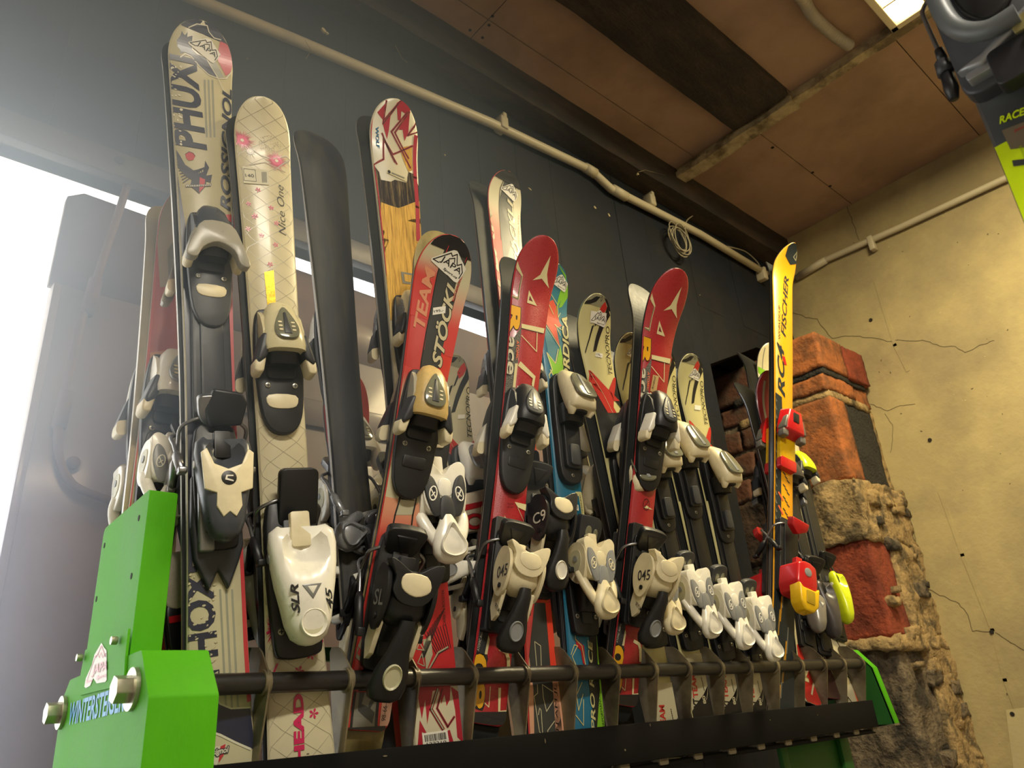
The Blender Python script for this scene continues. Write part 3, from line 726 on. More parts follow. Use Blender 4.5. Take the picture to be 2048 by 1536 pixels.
def heel_cup(root, v0, n0, sc=1.0, c=m_white, inner=m_cream, badge=m_grey, spoon=True, deco=None, ln=1.0, lever=None, w=1.0):
    """long tapering heel lever: two horns above a scooped valley running down to a rounded end"""
    heel_track(root, v0, n0, sc)
    b = MB()
    rs = []
    prof = [(.062, .030, .016), (.054, .040, .018), (.035, .042, .022), (.008, .040, .026), (-.02, .036, .028), (-.045, .031, .028), (-.07, .027, .026), (-.088, .021, .020), (-.096, .012, .012), (-.099, .004, .006)]
    for v, hw_, hn in prof:
        r = []; v = v * ln; hw_ *= w
        val = max(0, min(1, (v / ln + .015) / .06))      # valley depth towards the horns
        for j in range(28):
            t = 2 * math.pi * j / 28; x = hw_ * math.copysign(abs(math.cos(t)) ** .75, math.cos(t)); z = .050 + hn * math.copysign(abs(math.sin(t)) ** .7, math.sin(t))
            vv = v
            if math.sin(t) > 0.1:
                q = abs(x) / hw_
                z -= val * .024 * max(0, 1 - (q / .72) ** 2)
                vv -= .022 * val * max(0, 1 - q ** 2) * (1 if v / ln > .03 else .3)
            r.append((x, vv, z))
        rs.append(r)
    b.rings(rs, c)
    b.slab(rrect(-.012, .030, .012, .074, .003), .040, .050, inner, .003)
    for k in (-1, 1):
        b.slab(ell(.020 * ln, .046, .006, .005, 12), k * .041 * w - .001, k * .041 * w + .001, badge, plane='yz')
    h = put(b, 'heel_lever', root, v0, n0, sc)
    if spoon:
        b = MB(); dish(b, ell(0, -.072 * ln, .0165 * w, .017, 20), .0765, .004, c, m_dish, .75); put(b, 'thumb_dish', h, v0, n0, sc)
    if badge:
        b = MB(); b.slab([(-.012, -.020), (.012, -.020), (0, -.038)], .0765, .0790, badge, .0008); b.slab([(-.006, -.0225), (.006, -.0225), (0, -.032)], .0785, .0796, m_white, .0004)
        put(b, 'badge', h, v0, n0, sc)
    if deco: deco(h, v0, n0, sc)
    return h
_copies = 0
def copy_tree(o, parent=None):
    c = o.copy(); C.objects.link(c)
    if parent is not None: c.parent = parent
    for ch in [x for x in o.children]: copy_tree(ch, c)
    return c
def back_to_back(s, label, group=None, gap=.0012, du=0.0, dv=0.0, rot=0.0, k=1.0):
    """the second ski of a pair: base against base"""
    bpy.context.view_layer.update()
    c = copy_tree(s.root)
    F = Matrix(((-1, 0, 0, 0), (0, 1, 0, 0), (0, 0, -1, 0), (0, 0, 0, 1)))
    c.matrix_world = s.mw @ Matrix.Translation((du, dv, -gap)) @ Matrix.Rotation(rot, 4, 'Z') @ Matrix.Diagonal((1, k, 1, 1)) @ F
    c['label'] = label
    if group: c['group'] = group
    elif 'group' in c: del c['group']
    return c
# ------------------------------------------------------------------ the ski rack
m_green = mat('rack_green', (74, 160, 14), 0.6, spec=0.15, noise_amt=0.12, noise_scale=9, bump=0.06, bump_scale=350, coat=0.0, stretch=(1, 1, .35))
m_gdark = mat('rack_green_plain', (40, 104, 40), 0.5, noise_amt=0.1, noise_scale=6)
m_blk_st = mat('rack_black_steel', (38, 35, 33), 0.38, noise_amt=0.35, noise_scale=16, bump=0.1, bump_scale=120, rgb2=(84, 70, 56), mix_scale=14, mix_lo=.58, mix_hi=.72, coat=0.1, stretch=(.3, 1, 1))
m_fin = mat('rack_fin_steel', (138, 126, 98), 0.38, 0.3, noise_amt=0.35, noise_scale=9, rgb2=(84, 74, 60), mix_scale=5)
m_board = mat('rack_board', (9, 9, 10), 0.8, spec=0.15, noise_amt=0.3, noise_scale=10, rgb2=(17, 15, 15), mix_scale=4, stretch=(.3, 1, 1))
m_tan = mat('worn_tab', (104, 95, 76), 0.5)
m_zinc = mat('zinc_bolt', (176, 172, 150), 0.35, 0.75, noise_amt=0.15, noise_scale=40)
rack = empty('ski_rack', (0.3, 1.1, 0)); tag(rack, 'long green steel ski rack with black bar and upright dividers along the boarded wall', 'ski rack')
RK = Matrix.Translation((-0.3, -1.1, 0))
def rput(mb, name, parent=rack, auto=40):
    if parent is rack:
        for v in mb.bm.verts: v.co = RK @ v.co
    else:
        for v in mb.bm.verts: v.co = RK @ v.co
    return mb.build(name, parent, auto=auto)
ZB = EYE + 0.077; YBAR = 1.115
b = MB(); b.tube([(0.385, YBAR, ZB), (2.345, YBAR, ZB)], 0.0145, m_blk_st, 20); rput(b, 'front_bar')
xf = [0.503 + 0.1238 * i for i in range(16)]; xf = [0.503, 0.637, 0.76, 0.881, 1.005, 1.13, 1.254, 1.377, 1.496, 1.624, 1.744, 1.866, 1.99, 2.111, 2.223, 2.337]
for x in xf:
    b = MB()
    prof = [(1.130, EYE - 0.10), (1.119, EYE - 0.02), (1.097, EYE + 0.065), (1.097, EYE + 0.080), (1.102, EYE + 0.093), (1.126, EYE + 0.120), (1.138, EYE + 0.128), (1.162, EYE + 0.131), (1.168, EYE + 0.124), (1.160, EYE + 0.05), (1.150, EYE - 0.02), (1.148, EYE - 0.10)]
    b.slab(prof, x - 0.0015, x + 0.0015, m_fin, 0.0008, plane='yz')
    b.tube([(x - 0.005, YBAR, ZB), (x + 0.005, YBAR, ZB)], 0.0185, m_fin, 16)
    f = rput(b, 'divider')
    b = MB(); b.slab(rrect(x - 0.017, EYE - 0.106, x + 0.012, EYE - 0.088, .004, 3), 1.112, 1.13, m_tan, .002, plane='xz'); rput(b, 'divider_foot', f)
b = MB(); b.box((0.385, 1.106, EYE - 0.094), (2.347, 1.115, EYE - 0.0235), m_board, .0015)
for px, py, w_, h_ in ((770, 1512, 5, 1.4), (616, 1508, 2.4, 1.4), (1250, 1500, 2.5, 2.5), (1300, 1450, 1.2, 3.5), (1635, 1430, 1.4, 1.6), (1540, 1440, 1.5, 1.5), (1090, 1482, 1.5, 5)):
    p = P(px, py, Y=1.106); b.slab(ell(p.x, p.z, .0008 * w_, .0008 * h_, 8), 1.1052, 1.107, m_tan, plane='xz')
rput(b, 'front_board')
b = MB(); b.box((0.385, 1.116, EYE - 0.110), (2.34, 1.36, EYE - 0.100), m_board, .001); rput(b, 'tail_shelf')
b = MB(); p0 = P(650, 1294, Y=1.36); p1 = P(650, 1322, Y=1.36); b.box((0.36, 1.36, p1.z), (2.37, 1.38, p0.z), m_gdark, .002); rput(b, 'cross_rail')
# left end: post and folded cover
XL = 0.302
def prof(pts, X): return [(P(x, y, X=X).y, P(x, y, X=X).z) for x, y in pts]
b = MB()
pr = prof([(300, 978), (210, 1057), (205, 1066)], XL + .010); yb_ = pr[1][0]
f0 = P(300, 978, X=XL + .010); zb = EYE - 0.9
post = [(f0.y, f0.z), (pr[1][0], pr[1][1]), (pr[1][0] + .004, pr[1][1] - .01), (pr[1][0] + .004, zb), (f0.y, zb)]
b.slab(post, XL + .010, 0.352, m_green, .004, plane='yz'); 
for px, py in ((278, 1036), (209, 1091), (263, 1152), (193, 1198)):
    p = P(px, py, X=XL + .010); b.slab(ell(p.y, p.z, .0035, .0045, 12), XL + .0094, XL + .012, m_seam, plane='yz')
po = rput(b, 'end_post')
b = MB()
cov = prof([(283, 1300), (297, 1393), (288, 1560)], XL)
covp = [(cov[0][0], cov[0][1]), (cov[1][0], cov[1][1]), (cov[1][0], EYE - 0.9), (yb_ + .05, EYE - 0.9)] + prof([(128, 1400), (140, 1362), (158, 1352)], XL)
covp = [covp[0], covp[1], covp[2], covp[3]] + prof([(125, 1400), (140, 1360), (163, 1350)], XL) 
b.slab(covp, XL, 0.384, m_green, .003, plane='yz')
cv = rput(b, 'end_cover')
b = MB()                                    # tab reaching up over the post
tb = prof([(258, 1257), (252, 1312), (249, 1369), (160, 1391), (162, 1350), (172, 1300)], XL - .002)
b.slab(tb, XL - .003, XL + .0005, m_green, .001, plane='yz'); rput(b, 'cover_tab', cv)
def bolt(px, py, r, X, parent, ln=.018, wash=True):
    p = P(px, py, X=X); b = MB()
    if wash: b.slab(ell(p.y, p.z, r * 1.5, r * 1.5, 24), X - .005, X + .004, m_zinc, .001, plane='yz')
    hx = [(p.y + r * math.cos(math.pi / 3 * i + .3), p.z + r * math.sin(math.pi / 3 * i + .3)) for i in range(6)]
    b.slab(hx, X - .005 - ln, X - .003, m_zinc, .0012, plane='yz')
    rput(b, 'bolt', parent)
bolt(268, 1378, .0165, XL, cv, .018); bolt(126, 1425, .0155, XL, cv, .018)
bolt(240, 1281, .0058, XL - .002, cv, .006, False); bolt(170, 1315, .0055, XL - .002, cv, .006, False)
# lettering on the cover
def side_text(st, q0, q1, h, m, X, parent, nm, shear=0, bold=.0):
    a, c = P(*q0, X=X), P(*q1, X=X); d = c - a; up = Vector((0, -d.z, d.y)).normalized() * h
    if up.z < 0: up = -up
    vs, fs = text_mesh(st, shear, bold); b = MB(); q = bmesh.new()
    V = [q.verts.new(a + d * x + up * y + Vector((-.0007, 0, 0))) for x, y in vs]
    for f in fs:
        try: q.faces.new([V[i] for i in f])
        except ValueError: pass
    b.merge(q, m); return rput(b, nm, parent)
k_wblue = mat('print_blue', (62, 150, 206), 0.45)
side_text('WINTERSTEIGER', (136, 1452), (248, 1423), .031, k_wblue, XL - .0002, cv, 'maker_lettering', 0, .02)
# red mountain sticker on the tab
def side_poly(mb, pts, m, X):
    q = [P(x, y, X=X) for x, y in pts]; bb = bmesh.new(); f = bb.faces.new([bb.verts.new(v) for v in q]); bmesh.ops.triangulate(bb, faces=[f]); mb.merge(bb, m)
Z5 = lambda L_: [(60 + x * .21484, 1206 + y * .21484) for x, y in L_]
b = MB(); Xs = XL - .0037
side_poly(b, Z5([(665, 370), (690, 415), (712, 440), (714, 715), (700, 735), (620, 748), (590, 700), (560, 770), (520, 792), (505, 780), (520, 700), (575, 580), (600, 480)]), k_sticker, Xs)
def sline(mb, pts, w, m, X):
    q = [P(x, y, X=X) for x, y in pts]
    for a, c in zip(q, q[1:]):
        d = (c - a).normalized(); n_ = Vector((0, -d.z, d.y)) * w / 2; bb = bmesh.new(); bb.faces.new([bb.verts.new(v) for v in (a - n_, c - n_, c + n_, a + n_)]); mb.merge(bb, m)
sline(b, Z5([(575, 720), (525, 735), (545, 670), (605, 500), (622, 490), (662, 400), (700, 500), (700, 470)]), .0022, k_red, Xs - .0004)
sline(b, Z5([(610, 510), (632, 470), (645, 510), (660, 460), (675, 510), (700, 470)]), .0014, k_red, Xs - .0004)
st = rput(b, 'sticker', cv)
side_text('JAPA', *Z5([(575, 695), (712, 655)]), .0165, k_red, Xs - .0002, st, 'sticker_lettering', .1, .01)
side_text('Sport.cz', *Z5([(618, 722), (712, 694)]), .006, k_red, Xs - .0002, st, 'sticker_lettering', .1, .02)
# right end panel and lower legs
b = MB()
pp = prof([(1690, 1296), (1706, 1300), (1745, 1335), (1790, 1447), (1740, 1456)], 2.375)
pp += [(1.40, EYE - .11), (1.40, EYE + .10)]
b.slab(pp, 2.372, 2.377, m_gdark, .0005, plane='yz')
a_ = [(pp[1][0], pp[1][1]), (pp[2][0], pp[2][1]), (pp[3][0], pp[3][1])]
for (y0, z0), (y1, z1) in zip(a_, a_[1:]):
    b.slab([(y0, z0), (y1, z1), (y1 + .004, z1), (y0 + .004, z0)], 2.372, 2.405, m_green, .0005, plane='yz')
rput(b, 'end_panel')
b = MB(); b.box((2.372, pp[3][0], pp[3][1] - .006), (2.405, 1.40, pp[3][1]), m_tan, .001); rput(b, 'end_panel_flange')
b = MB(); q0 = P(1560, 1500, Y=1.2); q1 = P(1685, 1500, Y=1.2)
b.box((q0.x, 1.2, 0.02), (q1.x + .02, 1.21, EYE - .112), m_gdark, .001)
b.box((q1.x - .03, 1.185, 0.02), (q1.x + .02, 1.2, EYE - .112), m_gdark, .002); b.box((q0.x - .01, 1.19, 0.02), (q0.x + .02, 1.2, EYE - .112), m_gdark, .002)
rput(b, 'lower_leg')
b = MB(); b.box((0.305, 1.2, 0.0), (0.352, 1.30, EYE - .90), m_gdark, .002); rput(b, 'lower_leg')
b = MB(); b.box((0.352, 1.22, 0.10), (q0.x, 1.24, 0.16), m_gdark, .002); rput(b, 'cross_rail')
b = MB(); b.box((0.345, 1.38, 0.0), (0.38, 1.42, EYE + .14), m_gdark, .002); rput(b, 'rear_post')
b = MB(); b.box((2.372, 1.38, 0.0), (2.405, 1.42, EYE + .14), m_gdark, .002); rput(b, 'rear_post')
# ------------------------------------------------------------------ brick pier in the corner
m_brick = mat('brick_orange', (172, 102, 54), 0.9, noise_amt=0.3, noise_scale=22, bump=0.7, bump_scale=55, rgb2=(126, 80, 48), mix_scale=9)
m_brickr = mat('brick_red', (142, 64, 40), 0.9, noise_amt=0.3, noise_scale=25, bump=0.7, bump_scale=60, rgb2=(118, 52, 34), mix_scale=10)
m_brickd = mat('brick_sooty', (104, 66, 48), 0.9, noise_amt=0.35, noise_scale=16, bump=0.6, bump_scale=50, rgb2=(76, 62, 50), mix_scale=8)
m_stone = mat('stone_black', (48, 46, 42), 0.9, noise_amt=0.5, noise_scale=60, bump=1.0, bump_scale=90)
m_mortar = mat('mortar_rough', (168, 142, 98), 0.95, noise_amt=0.4, noise_scale=26, bump=1.0, bump_scale=48, rgb2=(104, 90, 66), mix_scale=12, mix_lo=.48, mix_hi=.6)
m_mortg = mat('mortar_grey', (118, 104, 84), 0.95, noise_amt=0.45, noise_scale=30, bump=1.0, bump_scale=60, rgb2=(60, 54, 46), mix_scale=11)
m_sooty = mat('brick_soot_rough', (78, 58, 44), 0.95, noise_amt=.4, noise_scale=22, bump=.8, bump_scale=50, rgb2=(52, 44, 38), mix_scale=9)
pier = MB()
def rough_block(lo, hi, m, amp=.006, cell=.022, face=None):
    bb = bmesh.new(); bmesh.ops.create_cube(bb, size=1)
    for v in bb.verts: v.co = Vector([(lo[i] + hi[i]) / 2 + v.co[i] * (hi[i] - lo[i]) for i in range(3)])
    for ax in range(3):
        L_ = hi[ax] - lo[ax]; n_ = max(0, min(40, int(L_ / cell)))
        for k in range(1, n_ + 1):
            co = [0, 0, 0]; no = [0, 0, 0]; co[ax] = lo[ax] + L_ * k / (n_ + 1); no[ax] = 1
            bmesh.ops.bisect_plane(bb, geom=bb.verts[:] + bb.edges[:] + bb.faces[:], plane_co=co, plane_no=no)
    for v in bb.verts:
        k = amp * (.6 * noise.noise(v.co * 14) + .5 * noise.noise(v.co * 40))
        v.co += noise.noise_vector(v.co * 12) * amp * .9 + noise.noise_vector(v.co * 45) * amp * .5
        for ax in (0, 1):
            pass
    pier.merge(bb, m, True)
XC, YF = 3.37, 1.43
def lev(py): return P(1625 + (py - 665) * .268, py, Y=YF).z
z = [lev(t) for t in (665, 733, 745, 775, 790, 955, 1078, 1272, 1310, 1560)]
rough_block((XC + .02, YF + .03, 0), (XR + .02, 2.06, z[3]), m_mortg, .012, .05)
rough_block((XC - .012, YF - .012, z[1]), (3.62, YF + .26, z[0]), m_brick, .007)          # top course
rough_block((3.62, YF - .020, z[1] - .005), (3.835, YF + .2, z[0] - .012), m_brickr, .007)
rough_block((XC + .02, YF + .262, z[1]), (3.6, YF + .62, z[0] - .01), m_brickd, .007)
rough_block((XC - .004, YF - .004, z[2] - .002), (3.80, YF + .5, z[1]), m_stone, .006)
rough_block((XC - .002, YF + .0, z[3]), (3.66, YF + .24, z[2]), m_brick, .009)            # second course
rough_block((3.655, YF + .006, z[3] - .01), (3.83, YF + .2, z[2]), m_brick, .008)
rough_block((XC + .010, YF + .245, z[3] - .01), (3.6, YF + .42, z[2]), m_brickd, .007)
rough_block((XC + .010, YF + .43, z[3] - .01), (3.6, YF + .60, z[2]), m_brickd, .007)
rough_block((XC + .006, YF + .004, z[4]), (3.8, YF + .5, z[3]), m_mortar, .010)
rough_block((XC + .002, YF + .003, z[5]), (3.52, YF + .30, z[4]), m_brick, .006)           # tall brick
rough_block((3.515, YF + .012, z[5] - .02), (3.80, YF + .25, z[4] + .0), m_stone, .010)
rough_block((3.74, YF + .02, z[5]), (3.87, YF + .2, z[4] + .04), m_mortar, .010)
zz_ = z[4]; k = 0
while zz_ > z[5] + .02:                                                                    # small sooty courses at the back
    for j in range(2):
        y0 = YF + .31 + j * .20 - (.05 if k % 2 else 0); rough_block((XC + .008, y0, zz_ - .118), (3.6, y0 + .188, zz_ - .010), m_brickd, .009)
    zz_ -= .13; k += 1
rough_block((XC - .015, YF - .014, z[6]), (3.86, YF + .24, z[5]), m_mortar, .022, .025)
rough_block((XC + .004, YF + .22, z[6]), (3.7, YF + .62, z[5] + .02), m_sooty, .020, .03)
rough_block((XC + .002, YF + .002, z[7]), (3.56, YF + .5, z[6] + .01), m_brickr, .007)
rough_block((3.55, YF - .018, z[7] - .01), (3.90, YF + .3, z[6]), m_mortar, .026, .025)
rough_block((XC - .025, YF - .025, z[7] - .05), (3.90, YF + .5, z[7] + .004), m_mortar, .024, .022)
rough_block((XC + .0, YF + .0, 0.0), (3.62, YF + .5, z[7] - .03), m_mortg, .022, .03)
rough_block((3.60, YF - .022, 0.0), (3.92, YF + .3, z[7] - .02), m_mortar, .028, .03)
rr2 = random.Random(5)
for i in range(26):
    zc = rr2.uniform(EYE - .35, z[5] - .03); xc = rr2.uniform(XC + .05, 3.84); s_ = rr2.uniform(.02, .06)
    rough_block((xc - s_, YF - .03, zc - s_ * .6), (xc + s_, YF + .05, zc + s_ * .6), m_mortar if i % 3 else m_mortg, .016, .018)
struct(pier, 'trim_5', 'broken brick and mortar pier in the corner')
# ------------------------------------------------------------------ skis, left to right
def zm(x0, y0, w):
    k = w / 2048.0
    return lambda L_: [(x0 + x * k, y0 + y * k) for x, y in L_]
A1 = zm(300, 20, 400); A2 = zm(280, 400, 400); A3 = zm(280, 700, 400); A4 = zm(280, 960, 440); A5 = zm(60, 1206, 440); A6 = zm(480, 1206, 440)
B1 = zm(680, 180, 400); B2 = zm(680, 450, 400); B3 = zm(620, 700, 440); B4 = zm(620, 980, 440); B5 = zm(920, 1206, 440); B6 = zm(960, 450, 440)
C1 = zm(1020, 740, 400); C2 = zm(960, 960, 440); C3 = zm(1340, 640, 440); C4 = zm(1340, 960, 440); C5 = zm(1300, 1206, 440); C6 = zm(1240, 300, 500)
GP = 'skis standing in the rack'
# --- 1: cream and navy ski with drip lettering
k_rcream = G('rcream', (196, 188, 154)); k_rwht = G('rwhite', (214, 208, 186)); k_rgrey = G('rgrey', (150, 150, 132)); k_rred = G('rred', (190, 48, 56))
s = Ski('ski', 'tallest cream and navy ski with dripping letters, front of the first slot', (442, 1600), (409, 34), 1.150, 1.147,
        wt=.092, ww=.078, ws=.121, tip_h=.032, tip_l=.15, tip_r=.085, yaw=-.13, top=k_rcream, side=m_side_wht, th=.013)
s.poly(A1([(250, 60), (300, 130), (330, 150), (390, 165), (480, 130), (590, 150), (605, 220), (660, 280), (730, 295), (860, 370), (900, 150), (600, 0), (300, 0)]), k_navy, 1)
s.line(A1([(395, 170), (480, 133), (585, 150), (603, 215), (655, 278), (725, 296)]), .002, k_rwht, 2)
s.poly(A1([(325, 205), (345, 240), (360, 250), (385, 215), (380, 268), (440, 255), (428, 330), (432, 400), (480, 450), (570, 490), (680, 685), (600, 650), (500, 560), (420, 460), (360, 428), (312, 440), (305, 400), (280, 370), (275, 300), (312, 250)]), k_navy, 2)
s.poly(A1([(722, 292), (700, 400), (690, 500), (740, 600), (775, 672), (820, 640), (850, 560), (850, 370)]), k_rred, 1)
s.poly(A1([(575, 492), (650, 480), (760, 690), (690, 690)]), k_rgrey, 2)
s.line(A1([(310, 480), (360, 445), (420, 470), (510, 580), (610, 670), (700, 700), (780, 700), (830, 640)]), .0022, k_rwht, 3)
s.line(A1([(440, 250), (432, 395), (480, 445), (570, 480), (690, 690), (760, 840)]), .0018, k_rwht, 3)
for x in (560, 600, 640): s.line(A1([(x, 720), (x + 20, 1300)]), .0035, k_rgrey, 1)
s.text('PHUXI', *A1([(590, 1440), (478, 505)]), .062, k_navy, 3, 0, .035)
rr_ = random.Random(4)
for i in range(40):
    q = A1([(rr_.uniform(195, 330), rr_.uniform(500, 1420))])[0]; u, v = s.loc(*q); s.poly(ell(u, v, rr_.uniform(.001, .003), rr_.uniform(.001, .003), 6), k_rwht, 4, False)
s.text('ROSSIGNOL', (461, 424), (464, 180), .0185, k_navy, 3, .25, .03)
# crest
s.poly(A1([(360, 1480), (400, 1455), (440, 1470), (462, 1500), (440, 1540), (395, 1545), (370, 1520)]), k_rred, 3)
s.line(A1([(360, 1480), (400, 1455), (440, 1470), (462, 1500)]), .001, k_navy, 4)
for a in range(9):
    q0 = (348 + 6 * a, 300 + 4 * a); s.line([(350 + a * 2, 318 + a * 6), (372 + a * 5, 350 - a * 2), (395 + a * 2, 345 + a * 3)], .0016, k_navy, 3)
s.poly([(352, 300), (360, 312), (370, 330), (392, 345), (385, 362), (368, 350), (356, 335)], k_navy, 3)
s.poly([(410, 322), (418, 336), (412, 352), (424, 350), (421, 366), (408, 362), (402, 350), (408, 340)], k_navy, 3)
s.poly([(385, 352), (402, 346), (412, 372), (398, 388), (380, 372)], k_navy, 3); s.poly([(399, 355), (410, 360), (408, 375), (398, 386)], k_rred, 4)
s.text('Rossignol', (372, 376), (424, 374), .006, k_rwht, 5, .3, .02, outline=k_navy, ow=.0008)
# sides
s.poly([(344, 250), (352, 330), (366, 420), (374, 470), (378, 510), (395, 516), (400, 700), (405, 1000), (386, 1000), (385, 1140), (360, 1150), (355, 700), (340, 300)], k_navy, 1)
s.poly(A2([(870, 150), (935, 150), (960, 800), (975, 1536), (890, 1536), (880, 900)]), k_rred, 1)
s.poly(A3([(885, 0), (980, 0), (1000, 460), (1000, 1536), (960, 1536), (930, 460), (870, 290)]), k_rred, 1)
s.poly([(473, 980), (492, 980), (512, 1400), (494, 1405), (487, 1290)], k_rred, 1)
s.text('PHOXI', (440, 1352), (424, 1128), .045, k_navy, 3, 0, .035)
for i in range(60):
    q = (rr_.uniform(368, 432), rr_.uniform(1135, 1345)); u, v = s.loc(*q); s.poly(ell(u, v, rr_.uniform(.0008, .003), rr_.uniform(.0008, .002), 6, rr_.random()), k_rcream, 5, False)
for x in (440, 452, 464): s.line([(x, 1180), (x + 12, 1420)], .003, k_rgrey, 1)
s.poly([(376, 1318), (394, 1345), (396, 1316), (410, 1340), (420, 1352), (436, 1342), (434, 1360), (380, 1360)], k_rcream, 4)
s.poly([(372, 1388), (425, 1390), (440, 1408), (462, 1417), (500, 1415), (510, 1498), (470, 1485), (440, 1470), (415, 1462), (400, 1468), (392, 1486), (370, 1468)], k_navy, 2)
s.line([(372, 1388), (425, 1390), (440, 1408), (462, 1417), (500, 1415)], .0022, k_rwht, 3); s.line([(500, 1498), (470, 1485), (440, 1470), (415, 1462), (400, 1468), (392, 1486), (372, 1468)], .003, k_rwht, 3)
s.poly(A5([(1625, 1340), (1760, 1335), (1828, 1303), (1800, 1420), (1730, 1518), (1660, 1450)]), k_rwht, 3)
s.poly(A5([(1630, 1345), (1690, 1350), (1700, 1480), (1660, 1450)]), k_navy, 4); s.poly(A5([(1770, 1335), (1820, 1310), (1798, 1420), (1750, 1490)]), k_rred, 4)
s.text('Rossignol', *A5([(1600, 1455), (1850, 1405)]), .010, k_rwht, 6, .3, .03, outline=k_navy, ow=.0012)
s.sticker_mount(A1([(560, 385)])[0], .052, -.42, url=False)
s.finish()
# binding
vt = s.loc(425, 580)[1]; vh = s.loc(460, 960)[1]
plate_track(s.root, s.loc(430, 850)[1], s.loc(430, 560)[1], .012, m_dgrey, .031, .012)
m_rsil = PL('warm_silver', (158, 154, 140), .3)
h = toe(s.root, s.loc(430, 508)[1], .022, shell=PL('gunmetal', (70, 74, 82), .3), wing=m_rsil, wtip=m_cream, base=m_dgrey, win=None, pad=m_cream, sc=1.0, side=m_dgrey, plate_len=.09)
b = MB(); b.slab(scurve([(-.050, -.046), (-.040, -.018), (-.022, .016), (.022, .016), (.040, -.018), (.052, -.060), (.036, -.060), (.026, -.034), (0, -.022), (-.024, -.036), (-.034, -.056), (-.048, -.056)], 3), .048, .064, m_rsil, .004); put(b, 'collar', h, s.loc(430, 508)[1], .022)
def ross_deco(h, v0, n0, sc):
    b = MB()
    b.slab([(-.038, .030), (-.030, .036), (-.020, .012), (0, .004), (.020, .012), (.030, .036), (.038, .030), (.034, -.026), (.017, -.032), (.018, -.052), (.009, -.068), (0, -.060), (-.009, -.068), (-.018, -.052), (-.017, -.032), (-.034, -.026)], .0745, .0785, m_cream, .001)
    b.slab(ell(0, -.010, .011, .011, 20), .0783, .0793, m_black, .0003)
    b.slab([(-.006, -.013), (-.004, -.006), (.006, -.006), (.006, -.008), (-.002, -.008), (-.003, -.011), (.006, -.014), (.006, -.016)], .0792, .0799, m_white)
    put(b, 'cream_crest', h, v0, n0, sc)
heel_cup(s.root, s.loc(455, 975)[1], .018, 1.0, c=PL('gunmetal', (70, 74, 82)), inner=m_black, badge=None, spoon=False, deco=ross_deco)
b = MB(); b.slab([(-.036, .05), (.036, .05), (.038, -.06), (.030, -.085), (.014, -.125), (0, -.095), (-.014, -.125), (-.034, -.080), (-.038, -.03)], 0, .016, m_dgrey, .004); b.box((-.03, -.07, .014), (-.008, .04, .03), m_silver, .003)
put(b, 'heel_base', s.root, s.loc(440, 1030)[1] + .01, .010)
brake(s.root, s.loc(420, 880)[1], .016, .039, m_steel, .055)
b = MB(); b.slab([(-.022, .030), (.022, .026), (.032, .010), (.026, -.026), (-.022, -.032), (-.032, -.006)], .0, .012, m_black, .004); put(b, 'brake_pad', s.root, s.loc(440, 830)[1], .045, 1.0, .012, tilt=.5)
S1 = s
back_to_back(s, 'rear twin behind the tall cream and navy drip letter ski', rot=.004, du=-.003)
# --- 2: white ski with lattice and pink flowers
k_hwht = G('hwhite', (214, 204, 170)); k_mag = G('magenta', (208, 30, 92)); k_fgrey = G('fgrey', (170, 158, 136))
s = Ski('ski', 'white ski with fine lattice, pink blossoms and handwriting in the second slot', (607, 1600), (530, 186), 1.150, 1.08,
        wt=.101, ww=.082, ws=.105, tip_h=.031, tip_l=.14, tip_r=.085, yaw=-.18, top=k_hwht, side=m_side_blk, th=.013, tip_e=2.3)
for i in range(-30, 60):
    v0 = i * .034
    s.line([(-.06, v0), (.06, v0 + .09)], .0007, k_line, 1, False); s.line([(.06, v0), (-.06, v0 + .09)], .0007, k_line, 1, False)
def flower(s, px, py, r, m=k_mag, seed=1, lines=60):
    u, v = s.loc(px, py); q = random.Random(seed)
    s.poly(ell(u, v, r * .35, r * .35, 14), m, 3, False); s.poly(ell(u, v, r * .13, r * .13, 10), k_hwht, 4, False)
    for i in range(lines):
        a = 2 * math.pi * i / lines; l = r * q.uniform(.6, 1.1)
        s.poly([(u + math.cos(a - .1) * r * .3, v + math.sin(a - .1) * r * .3), (u + math.cos(a + .1) * r * .3, v + math.sin(a + .1) * r * .3), (u + math.cos(a) * l, v + math.sin(a) * l)], m, 3 + .01 * (i % 3), False)
flower(s, 484, 280, .025, seed=2, lines=44); flower(s, 553, 322, .025, seed=3, lines=44)
flower(s, 500, 303, .018, k_fgrey, 5, 12)
u, v = s.loc(540, 290); q = random.Random(9)
for i in range(150):
    a, r_ = q.random() * 6.28, .002 + .019 * math.sqrt(q.random()); s.poly(ell(u + math.cos(a) * r_, v + math.sin(a) * r_, .0008, .0006, 5), k_fgrey, 2, False)
s.line([(505, 298), (520, 310), (545, 318), (572, 312), (580, 320), (566, 328), (550, 340)], .0022, k_fgrey, 3); s.line([(500, 330), (530, 325), (570, 345)], .002, k_fgrey, 3)
def petal(s, px, py, r=.0055):
    u, v = s.loc(px, py)
    for a in range(5):
        t = a * 1.2566 + px; s.poly([(u, v), (u + math.cos(t - .35) * r * .7, v + math.sin(t - .35) * r * .7), (u + math.cos(t) * r, v + math.sin(t) * r), (u + math.cos(t + .35) * r * .7, v + math.sin(t + .35) * r * .7)], k_mag, 3, False)
for px, py in ((516, 380), (497, 408), (511, 432), (542, 416), (553, 447), (496, 458), (523, 471), (551, 490), (540, 529), (508, 434), (603, 1298), (622, 1310), (598, 1342), (627, 1427), (641, 1276)): petal(s, px, py, .0055 if py < 600 else .008)
s.text('Nice One', (572, 472), (566, 372), .013, k_ink, 4, .35, -.012)
s.poly([(528, 545), (547, 541), (553, 634), (537, 638)], mat('gold_tape', (214, 178, 40), .25, .6, noise_amt=.5, noise_scale=160), 4)
